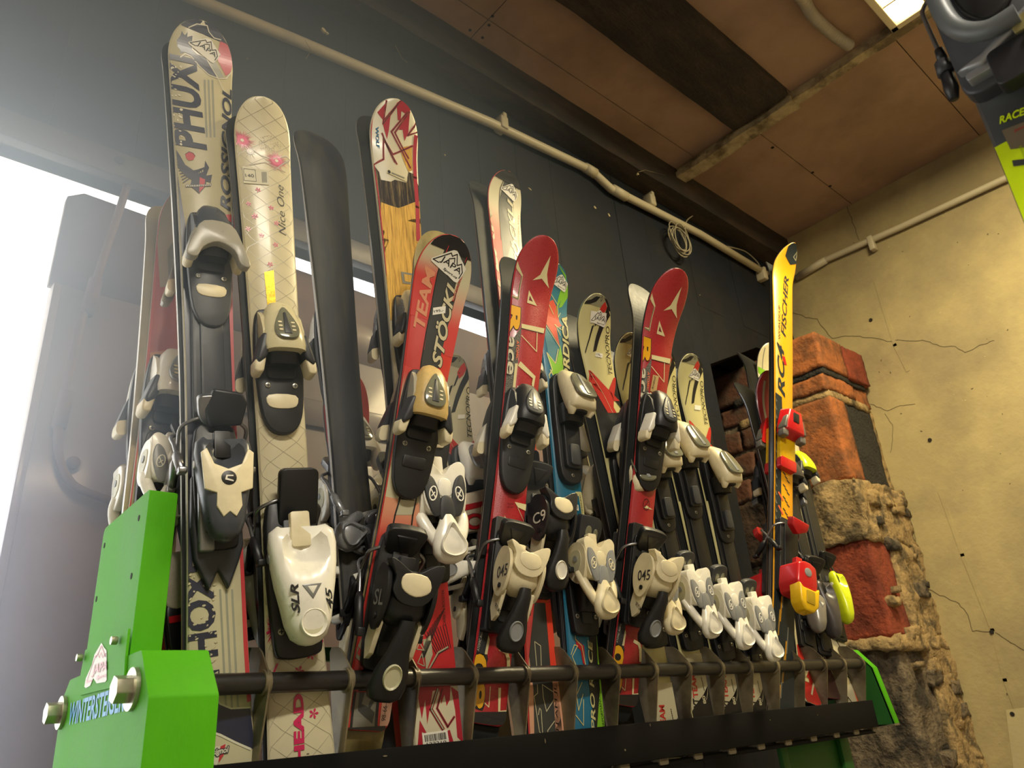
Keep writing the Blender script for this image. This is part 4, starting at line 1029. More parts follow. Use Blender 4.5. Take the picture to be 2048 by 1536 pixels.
s.label_sticker([(487, 367), (538, 371), (536, 342), (484, 333)], mat('sticker_aged', (206, 200, 172), .5), None)
s.line([(488, 362), (512, 364), (510, 341), (487, 338)], .0008, k_ink, 6, closed=True)
for i in range(7): s.line([(523 + i * 1.5, 345), (524 + i * 1.5, 366)], .0007, k_ink, 5)
s.text('140', (491, 355), (508, 356), .007, k_ink, 7); 
s.text('Designed in Vorarlberg/Austria', (538, 1006), (541, 1112), .0062, k_ink, 4, 0, 0)
# pink burst near the tail
s.line(A6([(325, 0), (300, 90), (330, 190), (420, 260), (520, 290)]), .004, k_mag, 4)
flower(s, 552, 1258, .026, seed=6, lines=60); flower(s, 584, 1283, .030, seed=7, lines=70)
s.line(A6([(520, 425), (640, 400), (720, 310)]), .0022, k_mag, 4); s.line(A6([(500, 380), (600, 350), (700, 320)]), .0022, k_mag, 4); s.line(A6([(345, 570), (310, 650)]), .003, k_mag, 4)
s.text('HEAD', (609, 1525), (606, 1386), .0155, k_mag, 5, 0, .05)
s.finish()
m_hcr = PL('head_cream', (214, 204, 164), .3, coat=.3)
toe(s.root, s.loc(577, 705)[1], .014, shell=m_hcr, wing=m_dgrey, wtip=m_cream, base=m_black, win=m_smoke, pad=m_cream, sc=1.08)
def head_deco(h, v0, n0, sc):
    for st, o, sz in (('SLR', (-.026, -.052), (.034, .010)), ('45', (.016, -.052), (.026, .008))):
        vs, fs = text_mesh(st, .3, .03); t = MB(); q_ = bmesh.new()
        V = [q_.verts.new((o[0] + sz[1] - y * sz[1], o[1] + x * sz[0], .0768)) for x, y in vs]
        for f in fs: q_.faces.new([V[i] for i in f])
        for f in q_.faces:
            f.normal_update()
            if f.normal.z < 0: f.normal_flip()
        t.merge(q_, m_black); put(t, 'lettering', h, v0, n0, sc)
heel_cup(s.root, s.loc(612, 1150)[1], .016, 1.22, c=m_white, inner=m_cream, badge=m_silver, deco=head_deco, ln=.9)
brake(s.root, s.loc(590, 1040)[1], .014, .039, m_black, .06, pedal=False)
b = MB(); b.slab(rrect(-.031, -.046, .031, .046, .010), 0, .014, m_black, .004); put(b, 'brake_pedal', s.root, s.loc(600, 1010)[1] + .01, .034, 1.0, .010, tilt=.35)
S2 = s
back_to_back(s, 'rear twin pressed behind the white lattice ski with pink blossoms', rot=.006, du=-.004)
# --- 3: red, white and graphite team ski
k_sred = G('sred', (206, 62, 56)); k_sdk = G('graphite', (62, 64, 62)); k_sfade = G('sfade', (214, 140, 104)); k_swht = G('swhite', (200, 192, 158)); k_stxt = G('stext', (206, 196, 158))
def fade(name, c1, c2, axis, lo, hi):
    """two-tone printed fade running along the ski"""
    if name in _M: return _M[name]
    m = mat(name, c1, .42, coat=.08); nt = m.node_tree; N = nt.nodes; L = nt.links; b = N['Principled BSDF']
    tc = N.new('ShaderNodeTexCoord'); sp = N.new('ShaderNodeSeparateXYZ'); L.new(tc.outputs['Object'], sp.inputs[0])
    r = N.new('ShaderNodeMapRange'); r.interpolation_type = 'SMOOTHSTEP'; r.inputs[1].default_value = lo; r.inputs[2].default_value = hi; L.new(sp.outputs[axis], r.inputs[0])
    x = N.new('ShaderNodeMix'); x.data_type = 'RGBA'; x.inputs[6].default_value = tuple(s2l(v) for v in c1) + (1,); x.inputs[7].default_value = tuple(s2l(v) for v in c2) + (1,)
    L.new(r.outputs[0], x.inputs[0]); L.new(x.outputs[2], b.inputs['Base Color']); return m
LA = .90
s = Ski('ski', 'red and white team ski with graphite centre stripe, leaning right in the third slot', (726, 1462), (913, 466), 1.150, .931,
        wt=.079, ww=.074, ws=.113, tip_h=.035, tip_l=.15, tip_r=.085, yaw=-.20, top=k_sred, side=m_side_blk, base=mat('ski_base_gold', (150, 136, 88), .35, noise_amt=.3, noise_scale=10, stretch=(6, 1, 6)))
def vat(px, py): return s.loc(px, py)[1]
f1 = fade('fade_top', (206, 62, 56), (204, 196, 162), 1, vat(860, 560), vat(880, 505)); f1r = fade('fade_top_r', (206, 62, 56), (204, 196, 162), 1, vat(915, 670), vat(935, 560))
f2 = fade('fade_mid', (204, 196, 162), (206, 62, 56), 1, vat(815, 815), vat(825, 740)); 
def band(u0a, u1a, pa, pb, m, lay):               # strip between two heights, edges given as offsets
    va, vb = vat(*pa), vat(*pb); s.poly([(u0a, va), (u1a, va), (u1a, vb), (u0a, vb)], m, lay, False)
band(-.07, .0, (855, 640), (910, 460), f1, 1); band(.0, .07, (855, 700), (910, 460), f1r, 1)
band(-.07, .07, (805, 1030), (820, 900), k_swht, 1); band(-.07, .07, (820, 900), (840, 740), f2, 1)
f3 = fade('fade_low', (206, 62, 56), (216, 150, 116), 1, vat(790, 1090), vat(800, 1010)); band(-.07, .07, (790, 1120), (805, 1000), f3, 1.3)
s.poly(B2([(1085, 200), (1130, 180), (1300, 270), (1330, 290), (1240, 480), (1180, 760), (1100, 1050), (1040, 1300), (990, 1536), (825, 1536), (900, 1000), (960, 700), (1010, 420), (1050, 300)]), k_sdk, 2)
s.poly(B3([(1050, 0), (1190, 0), (1165, 280), (1010, 280)]), k_sdk, 2)
s.line(B2([(1105, 200), (1040, 360), (1000, 480), (935, 830), (880, 1100), (830, 1400), (815, 1536)]), .0022, k_blk, 3); s.line(B2([(1115, 200), (1050, 360)]), .0014, k_red, 4)
s.line(B2([(1325, 290), (1290, 370), (1230, 520), (1150, 790)]), .0022, k_blk, 3); s.line(B2([(1315, 290), (1280, 370)]), .0012, k_red, 4)
s.poly(B2([(930, 180), (1000, 190), (1070, 205), (1100, 210), (1140, 200), (1220, 225), (1290, 270), (1330, 320), (1380, 350), (1430, 390), (1520, 300), (1400, 0), (1000, 0)]), k_blk, 4)
s.text('TEAM', *B2([(860, 1080), (985, 440)]), .022, G('team_peach', (220, 148, 112)), 3, .2, .03)
s.text('STÖCKLI', *B2([(1035, 1470), (1235, 500)]), .026, k_stxt, 4, .35, .03, outline=k_blk, ow=.0012)
s.text('SWITZERLAND', *B2([(1165, 785), (1255, 515)]), .005, k_red, 5, 0, .02)
s.poly(B3([(880, 1120), (1010, 1160), (960, 1536), (790, 1536)]), G('spale', (186, 180, 150)), 2)
s.line(B3([(880, 1120), (830, 1400), (790, 1536), (770, 1640), (730, 1880)]), .0028, k_blk, 3); s.line(B3([(1015, 1160), (985, 1400), (955, 1536), (915, 1880)]), .0028, k_blk, 3)
s.line(B3([(825, 1385), (970, 1400)]), .0015, k_blk, 3); s.text('74mm R12mm', *B3([(840, 1378), (965, 1392)]), .004, k_blk, 4)
s.poly(A6([(1160, 560), (1450, 560), (1420, 820), (1100, 820)]), k_blk, 2); s.poly(A6([(1085, 830), (1290, 830), (1265, 1160), (1040, 1172)]), k_gry, 3)
s.poly(A6([(985, 1170), (1350, 1150), (1370, 1230), (975, 1240)]), k_blk, 4); s.poly(A6([(1330, 850), (1440, 800), (1410, 1100), (1370, 1150), (1295, 1155)]), G('spink', (204, 158, 136)), 3)
s.line(A6([(1290, 830), (1262, 1165)]), .005, k_blk, 4); s.line(A6([(1070, 830), (1030, 1175)]), .004, k_blk, 4)
s.poly(A6([(1160, 830), (1130, 940), (1190, 965), (1230, 860), (1200, 830), (1260, 830), (1270, 870), (1210, 980), (1250, 1020), (1225, 1130), (1095, 1000), (1110, 830)]), k_sdk, 5)
s.text('98-66-100', *A6([(1350, 1105), (1385, 835)]), .007, k_blk, 5)
s.text('TE', (719, 1330), (741, 1280), .016, k_lgry, 5, .2, .03)
s.sticker_mount(B2([(1118, 385)])[0], .062, -.30)
s.label_sticker(B2([(945, 925), (1075, 905), (1080, 830), (950, 850)]), None, '195,-', tpos=(.25, .6))
s.finish()
m_scr = PL('stained_cream', (206, 176, 112), .4, na=.25)
toe(s.root, s.loc(845, 825)[1], .014, shell=m_scr, wing=m_dgrey, wtip=m_cream, base=m_black, win=m_smoke, pad=None, sc=1.06, plate_len=.085, side=PL('silver_cream', (176, 170, 150)))
heel_side(s.root, s.loc(790, 1200)[1], .020, 1.1, c=m_black, low=m_cream, lever=m_black, oval=m_dish, ink=m_silver, num='SL', word='')
brake(s.root, s.loc(778, 1130)[1], .014, .038, m_black, .075, sc=1.1)
plate_track(s.root, s.loc(750, 1290)[1], s.loc(795, 1090)[1], .012, m_black, .033, .014)
S3 = s
back_to_back(s, 'gold based rear twin of the red team ski, tip splayed behind it', du=-.003, dv=-.040, rot=-.004, k=1.09)
# --- 4: white and red ski with gold foil
k_kwht = G('kwhite', (206, 198, 168)); k_kred = G('kred', (170, 28, 50)); k_gold = mat('gold_foil', (226, 180, 84), .34, .55, noise_amt=.28, noise_scale=5, stretch=(60, 3, 60), rgb2=(150, 92, 44), mix_scale=4, mix_lo=.52, mix_hi=.72)
k_sooty = mat('foil_dark', (60, 52, 50), .3, .5, noise_amt=.4, noise_scale=5, stretch=(60, 3, 60), rgb2=(150, 130, 90), mix_scale=4, mix_lo=.5, mix_hi=.65)
s = Ski('ski', 'white, red and gold foil ski with WOLF written near its tip, fourth slot', (880, 1560), (798, 192), 1.150, 1.072,
        wt=.093, ww=.074, ws=.117, tip_h=.037, tip_l=.15, tip_r=.09, yaw=-.15, top=k_kwht, side=m_side_wht)
s.poly(B1([(300, 780), (345, 770), (400, 840), (420, 920), (520, 940), (560, 920), (680, 950), (700, 840), (750, 860), (860, 1100), (860, 1536), (400, 1536), (340, 1000)]), k_sooty, 1)
s.poly(B1([(420, 1150), (500, 1180), (560, 1200), (600, 1210), (660, 1190), (760, 1150), (850, 1150), (870, 1700), (400, 1700)]), k_gold, 2)
s.poly([(758, 440), (850, 440), (850, 640), (780, 640)], k_gold, 2)
s.poly(B1([(610, 590), (740, 560), (745, 820), (700, 840), (640, 700)]), k_gold, 1.5)
s.line(B1([(775, 470), (765, 600), (770, 900), (790, 1200), (800, 1536)]), .009, k_kred, 3)
s.line(B1([(330, 270), (318, 420), (330, 760)]), .003, k_kred, 2); s.line(B1([(345, 760), (395, 1100), (440, 1536), (470, 1900)]), .003, k_kred, 3)
for w_, m_ in ((.0042, k_kred), (.0014, k_sooty)):
    for pl in ([(475, 100), (440, 340)], [(440, 340), (640, 70)], [(455, 295), (640, 75)], [(695, 210), (525, 420), (640, 640), (720, 800)], [(710, 215), (560, 430), (700, 700)], [(785, 330), (690, 460), (795, 430)], [(340, 760), (445, 710), (445, 490), (540, 660), (610, 630), (740, 570)], [(430, 440), (560, 740)], [(445, 490), (580, 760)]):
        s.line(B1(pl), w_, m_, 3 if m_ is k_kred else 4)
for pl in ([(500, 220), (440, 350), (480, 500), (500, 400), (520, 230)], [(640, 90), (720, 180), (700, 420), (660, 520), (640, 400), (600, 400), (680, 240), (620, 200)], [(460, 130), (380, 220), (440, 300)], [(580, 120), (640, 90), (620, 300), (590, 300)]): s.poly(B1(pl), k_kred, 2)
s.text('WOLF', *B1([(360, 365), (370, 590)]), .008, k_blue, 5, 0, .02)
s.line(B1([(495, 840), (670, 920)]), .010, k_cream, 5); s.poly(ell(*s.loc(*B1([(500, 842)])[0]), .0035, .0045, 12), k_blk, 6, False); s.line(B1([(530, 855), (650, 905)]), .004, k_gry, 6)
s.poly(B2([(620, 480), (740, 500), (720, 610), (640, 600)]), k_gry, 4); s.poly(B2([(650, 505), (735, 520), (720, 590), (660, 580)]), k_gold, 5)
# lower half
s.poly([(800, 740), (870, 740), (900, 1130), (820, 1130)], k_sooty, 1); s.poly(B4([(960, 640), (1270, 640), (1240, 870), (960, 870)]), k_blk, 2)
s.poly(B4([(940, 1480), (1000, 1050), (1060, 950), (1240, 700), (1290, 720), (1350, 1536), (1370, 1800), (950, 1800)]), k_red, 2)
s.line(B4([(1000, 830), (1110, 990), (1240, 680)]), .0022, k_red, 3)
s.text('K2', *B4([(1070, 845), (1150, 845)]), .012, k_cream, 5); s.line(B4([(1060, 860), (1105, 770), (1148, 860)]), .0012, k_cream, 5, closed=True)
s.text('JR', *B4([(1000, 1010), (1000, 940)]), .008, k_cream, 5)
for k in range(9): s.line(B4([(1060 + 25 * k, 1330 - 10 * k), (1180 + 16 * k, 1536 - 8 * k)]), .0012, k_blk, 4); 
for k in range(7): s.line(B4([(1250 - 22 * k, 1100 + 30 * k), (1060 - 6 * k, 1560)]), .0012, k_blk, 4)
s.poly(A6([(1700, 360), (1770, 300), (1790, 480), (1730, 640), (1720, 500)]), k_lgry, 4); s.line(A6([(1740, 640), (1840, 460), (1930, 410)]), .0025, k_lgry, 5); s.line(A6([(1750, 640), (1850, 470), (1930, 420)]), .0012, k_blk, 5)
s.line(A6([(1700, 300), (1640, 430), (1710, 440), (1660, 360), (1720, 340)]), .0016, k_lgry, 5); s.line(A6([(1650, 560), (1690, 470), (1715, 590)]), .0016, k_lgry, 5, closed=True)
s.poly([(836, 1338), (925, 1334), (935, 1500), (826, 1500)], k_kwht, 3)
for pl in ([(1645, 700), (1960, 700), (1950, 900), (1920, 960), (1900, 850), (1870, 940), (1850, 800), (1790, 820), (1740, 1130), (1720, 900), (1690, 1080), (1650, 850)], [(1670, 1090), (1745, 1230), (1690, 1200), (1700, 1340), (1650, 1340)], [(1960, 780), (2060, 820), (2080, 1300), (2020, 1250), (2000, 1000)], [(1900, 1200), (1950, 1180), (1990, 1310), (1940, 1320)]): s.poly(A6(pl), k_kred, 4)
for w_, m_ in ((.0062, k_kred), (.0040, k_blk), (.0022, k_lgry)): s.line(A6([(1835, 800), (1775, 990), (1885, 1170)]), w_, m_, 5 + (w_ < .005) + (w_ < .003)); 
for w_, m_ in ((.0040, k_kred), (.0014, k_blk)): s.line(A6([(1880, 800), (1830, 980), (1930, 1150), (1990, 1060)]), w_, m_, 5 + (w_ < .003))
s.text('CARBON BOOSTER', *B4([(1262, 1260), (1245, 930)]), .005, k_blk, 5)
s.label_sticker(A6([(1705, 1340), (1945, 1310), (1925, 1180), (1690, 1215)]), None, '122210', True, tpos=(.06, .28))
s.finish()
toe(s.root, s.loc(830, 660)[1], .014, shell=m_cream, wing=m_dgrey, wtip=m_cream, base=m_black, win=m_smoke, sc=1.0, side=m_silver)
heel_skull(s.root, s.loc(872, 1035)[1], .016, 1.22, c=m_white, panel=m_dgrey)
b = MB(); b.slab(scurve([(-.03, .03), (-.012, .038), (0, .03), (.012, .038), (.03, .03), (.026, -.03), (.0, -.02), (-.026, -.03)], 4), 0, .014, m_dgrey, .004)
put(b, 'brake_pedal', s.root, s.loc(868, 925)[1], .035, 1.15, .006, tilt=.5)
b = MB(); b.slab(rrect(-.028, -.006, .028, .006, .004), 0, .05, m_cream, .003); put(b, 'anti_friction_pad', s.root, s.loc(868, 905)[1], .014)
brake(s.root, s.loc(868, 960)[1], .014, .038, m_black, .06, pedal=False)
S4 = s
back_to_back(s, 'rear twin behind the white, red and gold foil ski', rot=.012, du=-.006)
# --- 5 and 8: red race skis for juniors
k_ared = mat('ink_race_red', (172, 36, 44), .3, coat=.3, noise_amt=.12, noise_scale=260, bump=.12, bump_scale=500)
k_amar = G('maroon', (120, 26, 40)); k_ayel = G('race_yellow', (232, 170, 28)); k_acr = G('race_cream', (218, 206, 156)); k_alet = G('race_white', (206, 200, 176)); k_amesh = mat('race_mesh', (44, 44, 46), .5, bump=.5, bump_scale=500)
ref = {}
def atomic(s, own=False):
    def Q(key, pts, end='tip'):
        if own: ref[key] = s.rec(pts, end); return [(u, v + (s.L if end == 'tip' else 0)) for u, v in ref[key]]
        r = ref[key]; return [(u, v + (s.L if end == 'tip' else 0)) for u, v in r]
    p = lambda key, pts, m, lay, end='tip': s.poly(Q(key, pts, end), m, lay, False)
    l = lambda key, pts, w, m, lay, end='tip', closed=False: s.line(Q(key, pts, end), w, m, lay, False, closed=closed)
    def t(key, st, pts, h, m, lay, sh=0, bo=0, end='tip', out=None, ow=.0018):
        q = Q(key, pts, end); s.text(st, q[0], q[1], h, m, lay, sh, bo, False, outline=out, ow=ow)
    p('logo', B6([(660, 270), (625, 450), (630, 520), (642, 585), (575, 492), (487, 508), (560, 455)]), k_acr, 3)
    p('tri', B6([(455, 602), (528, 755), (436, 725)]), k_acr, 3); p('tri2', B6([(462, 655), (490, 715), (452, 700)]), k_amar, 4)
    p('hook', B6([(345, 320), (400, 460), (360, 700), (283, 665), (283, 650), (350, 670), (385, 465), (325, 375)]), k_acr, 3)
    l('hookl', B6([(388, 470), (352, 690), (285, 660)]), .0015, k_blk, 4)
    p('bar', B6([(385, 920), (600, 965), (590, 1010), (385, 960)]), k_acr, 3); l('bar2', B6([(385, 965), (590, 1015)]), .0012, k_blk, 4)
    l('tri3', B6([(385, 1030), (525, 1180), (530, 1000)]), .0022, k_acr, 3)
    p('dark', B6([(250, 1140), (385, 950), (385, 960), (350, 1290), (325, 1536), (320, 2000), (200, 2000)]), k_amesh, 2)
    p('wl', B6([(350, 1290), (325, 1536), (280, 2100), (255, 2100), (300, 1536), (325, 1290)]), k_acr, 3)
    p('v1', B6([(375, 1270), (515, 1410), (500, 1500), (490, 1536), (480, 1480), (490, 1430), (350, 1310)]), k_acr, 3)
    t('R', 'R', B6([(385, 722), (372, 1045)]), .0, k_ayel, 4) if False else None
    q = Q('Rb', B6([(262, 735), (252, 1030)])); s.text('R', (q[0][0], q[0][1]), (q[1][0], q[1][1]), .0320, k_ayel, 5, 0, .05, False, outline=k_blk, ow=.0018)
    q = Q('ace', B6([(250, 1030), (238, 1385)])); s.text('ace', q[0], q[1], .0185, k_alet, 5, 0, .02, False, outline=k_blk, ow=.0008)
    t('at', 'ATOMIC', B6([(338, 1075), (330, 1255)]), .0065, k_org, 5, 0, .02)
    # middle and lower part
    p('m1', C2([(230, 400), (330, 470), (325, 500), (225, 330)]), k_acr, 3); p('m2', C2([(320, 205), (435, 230), (430, 290), (350, 255)]), k_acr, 3); l('m3', C2([(350, 260), (415, 400)]), .001, k_acr, 3)
    p('m4', C2([(340, 0), (410, 45), (300, 20)]), k_acr, 3)
    t('n1', '10 mm', C2([(255, 228), (310, 228)]), .003, k_blk, 4); t('n2', '12 mm', C2([(255, 258), (310, 258)]), .003, k_blk, 4)
    u, v = Q('ring', C2([(335, -10)]))[0]; pts = ell(u, v, .009, .013, 24); s.line(pts, .0012, k_blk, 4, False, closed=True); s.line([(u - .005, v - .009), (u + .005, v + .009)], .0012, k_blk, 4, False)
    t('mob', 'ATOMIC Austria GmbH Mobility', B5([(180, 452), (262, 60)]), .006, k_alet, 4, .2, 0, 'tail')
    p('dk2', B5([(150, 470), (210, 0), (290, 0), (245, 520)]), k_amesh, 2, 'tail'); p('w2', B5([(275, 340), (240, 540), (220, 510), (262, 300)]), k_acr, 3, 'tail')
    p('y1', B5([(150, 455), (250, 480), (258, 520), (235, 620), (225, 960), (205, 1010), (140, 985)]), k_blk, 3, 'tail')
    q = Q('8', B5([(222, 990), (250, 480)], ), 'tail'); q = q if own else q
    s.text('80', q[0], q[1], .030, k_ayel, 5, 0, .04, False, outline=k_blk, ow=.001)
    l('arc', B5([(375, 430), (430, 460), (448, 520), (450, 640)]), .007, k_acr, 3, 'tail')
    l('box', B5([(280, 780), (265, 970), (225, 930)]), .0018, k_acr, 3, 'tail'); p('box2', B5([(355, 790), (380, 790), (372, 1005), (430, 1000), (470, 880), (495, 800), (470, 960), (435, 1018), (352, 1018)]), k_acr, 3, 'tail')
    p('end', B5([(130, 1020), (450, 1015), (440, 1150), (120, 1160)]), k_blk, 4, 'tail')
def Qfix(): pass
_rec = ref
def atomic_parts(s, toe_p, heel_p, sc=1.0):
    toe(s.root, toe_p, .014, shell=m_black, wing=m_white, wtip=m_cream, base=m_black, win=m_dgrey, pad=None, sc=1.08, side=m_dgrey, plate_len=.085, collar=m_grey)
    b = MB(); b.slab(rrect(-.036, -.10, -.006, .12, .006), 0, .018, m_black, .004); b.slab(rrect(.0, -.08, .034, .12, .006), 0, .014, m_dgrey, .004)
    for k in range(11): b.box((-.030 + .004 * (k % 2), -.02 + k * .009, .0178), (-.018, -.018 + k * .009, .0184), m_cream)
    screws(b, [(-.022, -.035)], .019); put(b, 'binding_plate', s.root, heel_p, .012)
    heel_side(s.root, heel_p, .022, 1.0 * sc, c=m_cream, low=m_cream, lever=m_black, oval=m_grey, num='045', word='ATOMIC')
    brake(s.root, heel_p + .045, .018, .039, m_black, .07, sc=1.1)
s = Ski('ski', 'red junior race ski with yellow R, the left and nearer of the two', (968, 1452), (1100, 467), 1.150, 1.016,
        wt=.079, ww=.076, ws=.109, tip_h=.063, tip_l=.17, tip_r=.08, yaw=-.21, top=k_ared, side=m_side_blk)
atomic(s, True)
s.label_sticker(C1([(65, 262), (220, 275), (225, 180), (72, 165)]), None, 'JAPAsport.cz', True, tpos=(.86, .98))
s.finish(); TA = s.loc(1035, 845)[1]; HA = s.loc(1015, 1165)[1]; atomic_parts(s, TA, HA)
TAr, HAr = TA / s.L, HA / s.L
back_to_back(s, 'rear twin of the left red junior race ski, black base tip splayed', du=-.008, dv=-.03, rot=.012, k=1.03)
S5 = s
s = Ski('ski', 'red junior race ski with yellow R, the right and farther of the two', (1241, 1412), (1367, 534), 1.150, .886,
        wt=.078, ww=.070, ws=.108, tip_h=.070, tip_l=.20, tip_r=.08, yaw=-.17, top=k_ared, side=m_side_blk)
atomic(s)
s.label_sticker(C1([(1430, 215), (1490, 245), (1520, 65), (1460, 50)]), PL('parcel_tape', (190, 160, 110)), None, name='paper_label')
s.text('Krištof', *C1([(1462, 200), (1490, 70)]), .006, k_ink, 7, .2, 0)
s.finish(); atomic_parts(s, s.loc(1312, 855)[1], s.loc(1275, 1160)[1], 1.0)
back_to_back(s, 'rear twin of the right red junior race ski, its black base tip splayed', du=-.008, dv=-.03, rot=.012, k=1.03)
# --- 6: second red and white team ski
s = Ski('ski', 'narrow red and white team ski with grey centre stripe behind the left red race ski', (1098, 1580), (1022, 338), 1.152, 1.19,
        wt=.088, ww=.070, ws=.112, tip_h=.039, tip_l=.15, tip_r=.085, yaw=-.07, top=k_sred, side=m_side_blk)
def strip(u0, u1, va, vb, m, lay): s.poly([(u0, va), (u1, va), (u1, vb), (u0, vb)], m, lay, False)
L = s.L; v0 = vat(1010, 620); v1 = vat(1010, 520)
g1 = fade('fade_b', (206, 62, 56), (204, 196, 162), 1, vat(990, 480), vat(1005, 400)); g2 = fade('fade_br', (214, 110, 70), (204, 196, 162), 1, vat(1035, 620), vat(1040, 440))
strip(-.07, 0, vat(1000, 600), L, g1, 1); strip(0, .07, vat(1020, 700), L, g2, 1)
s.poly(B1([(1690, 890), (1800, 960), (1770, 1080), (1780, 1280), (1770, 1536), (1790, 1800), (1680, 1800), (1640, 1400), (1635, 1100)]), k_sdk, 2)
s.line(B1([(1690, 880), (1640, 1000), (1628, 1200), (1650, 1536)]), .002, k_blk, 3); s.line(B1([(1810, 960), (1765, 1120), (1775, 1300)]), .002, k_blk, 3)
s.poly(B1([(1560, 860), (1640, 880), (1720, 890), (1790, 930), (1820, 980), (1890, 1040), (1960, 900), (1800, 700), (1600, 720)]), k_blk, 4)
s.text('TEAM', *B2([(1640, 700), (1560, 180)]), .026, k_swht, 3, .2, .03) if False else s.text('TEAM', (1003, 588), (982, 415), .026, k_swht, 3, .1, .04)
s.text('STÖCKLI', (1047, 560), (1026, 400), .024, k_stxt, 4, .3, .03, outline=k_blk, ow=.0014); s.text('SWITZERLAND', (1040, 492), (1039, 432), .005, k_red, 5)
s.sticker_mount(B1([(1735, 1030)])[0], .050, -.3, url=False)
s.poly([(1050, 880), (1072, 880), (1110, 1400), (1125, 1480), (1100, 1480), (1085, 1250)], G('orange_red', (216, 88, 56)), 2)
s.poly(B5([(690, 0), (790, 0), (890, 620), (960, 1300), (890, 1300), (690, 1300), (680, 800), (640, 500)]), k_sdk, 3)
s.poly(B5([(640, 500), (680, 800), (690, 1300), (600, 1300), (620, 800)]), k_peach, 3); s.poly(B5([(850, 620), (920, 620), (980, 1300), (895, 1300)]), k_peach, 3)
s.poly(B5([(790, 0), (840, 0), (900, 615), (840, 615)]), G('orange_bright', (232, 70, 48)), 4)
s.line(B5([(690, 360), (745, 400), (752, 610)]), .0016, k_cream, 5); s.line(B5([(690, 365), (712, 620)]), .0016, k_cream, 5)
s.line(B5([(715, 760), (718, 840), (685, 870), (735, 1200), (765, 1230), (750, 1000), (735, 980), (725, 1040)]), .0016, k_cream, 5)
s.line(B5([(865, 830), (760, 760), (770, 880), (800, 1010), (870, 900)]), .0016, k_cream, 5); s.line(B5([(875, 1100), (810, 1190), (820, 1240)]), .0016, k_cream, 5)
s.text('TEAM JL', *B5([(925, 1215), (900, 760)]), .009, k_blk, 5, .1, .0)
s.finish()
toe(s.root, s.loc(1022, 740)[1], .014, shell=m_white, wing=m_dgrey, wtip=m_cream, base=m_black, win=m_smoke, sc=1.0, side=m_silver)
m_salb = PL('salomon_dark', (40, 42, 46), .3)
heel_side(s.root, s.loc(1062, 1060)[1], .022, 1.05, c=m_salb, low=m_cream, lever=m_black, oval=m_white, ink=m_white, num='C9', word='')
brake(s.root, s.loc(1052, 990)[1], .014, .037, m_black, .06, sc=1.15, pm=m_dgrey)
plate_track(s.root, s.loc(1085, 1200)[1], s.loc(1050, 900)[1], .012, m_black, .031, .012)
back_to_back(s, 'rear twin of the narrow red and white team ski, slim dark edge on its left', rot=.02, du=-.012)
# --- 7: blue ski
k_nblue = G('nordic_blue', (28, 108, 140)); k_nteal = G('nordic_teal', (46, 122, 140)); k_nlime = G('nordic_lime', (128, 190, 40)); k_norg = G('nordic_orange', (226, 84, 56)); k_ncr = G('nordic_cream', (206, 200, 140))
s = Ski('ski', 'blue, orange and lime ski behind the left red race ski', (1181, 1540), (1118, 522), 1.150, 1.111,
        wt=.083, ww=.078, ws=.098, tip_h=.042, tip_l=.16, tip_r=.08, yaw=-.11, top=k_nblue, side=m_side_blk)
s.poly([(1085, 515), (1150, 515), (1150, 700), (1100, 730)], k_nteal, 1)
s.poly(B6([(735, 360), (800, 460), (800, 560), (760, 680), (720, 760), (690, 900), (760, 560), (790, 480), (740, 380)]), k_nlime, 2); s.poly(B6([(820, 520), (838, 560), (835, 640), (760, 760), (730, 770)]), k_nlime, 2)
s.poly(B6([(620, 720), (680, 690), (720, 780), (735, 900), (760, 940), (710, 960), (740, 1130), (640, 960), (600, 900)]), k_norg, 2)
for pl in ([(660, 640), (720, 740), (725, 860), (745, 820)], [(640, 740), (680, 830)], [(600, 920), (660, 1010), (740, 1140)], [(690, 930), (760, 980)], [(700, 930), (745, 1030)]): s.line(B6(pl), .0022, k_ncr, 4)
s.line(B6([(725, 1160), (700, 1290), (620, 1190), (670, 1350), (640, 1400), (680, 1536)]), .0028, k_ncr, 4)
s.poly(B6([(745, 1120), (775, 1280), (765, 1536), (690, 1600), (675, 1400), (630, 1210), (705, 1300), (730, 1190)]), k_nlime, 3)
s.poly(C1([(440, 0), (560, 0), (540, 80), (560, 190), (500, 300), (410, 190), (450, 80)]), k_nlime, 3); s.line(C1([(410, 0), (440, 60), (410, 190), (500, 300)]), .0028, k_ncr, 4)
s.poly(B6([(780, 880), (830, 880), (840, 1300), (850, 1560), (780, 1560), (760, 1300)]), k_blk, 2)
s.text('NORDICA', (1141, 800), (1136, 634), .021, k_ncr, 5, .15, .03, outline=k_blk, ow=.0012)
s.sticker_mount((1119, 563), .045, -.2)
s.line(C2([(900, 130), (930, 130), (975, 420)]), .010, k_ncr, 2); s.text('WORLD CUP RACE SPORT', *C2([(970, 400), (935, 140)]), .004, k_blk, 4)
s.poly(B5([(1205, 200), (1290, 260), (1370, 1200), (1260, 1200), (1190, 700)]), k_blk, 2); s.poly(B5([(1265, 200), (1290, 420), (1370, 1200), (1270, 1200), (1300, 800), (1275, 500)]), k_nlime, 3)
s.poly(B5([(1070, 330), (1150, 400), (1165, 580), (1140, 560), (1120, 440), (1080, 400)]), k_red, 4)
s.line(B5([(1068, 260), (1070, 340), (1130, 400), (1165, 580)]), .0018, k_ncr, 5); s.line(B5([(1030, 480), (1060, 390), (1090, 400), (1040, 500), (1080, 590)]), .0018, k_ncr, 5)
s.line(B5([(1130, 740), (1080, 860), (1100, 1000), (1140, 850)]), .0018, k_ncr, 5); s.line(B5([(1145, 900), (1145, 1140), (1070, 1040)]), .0018, k_ncr, 5)
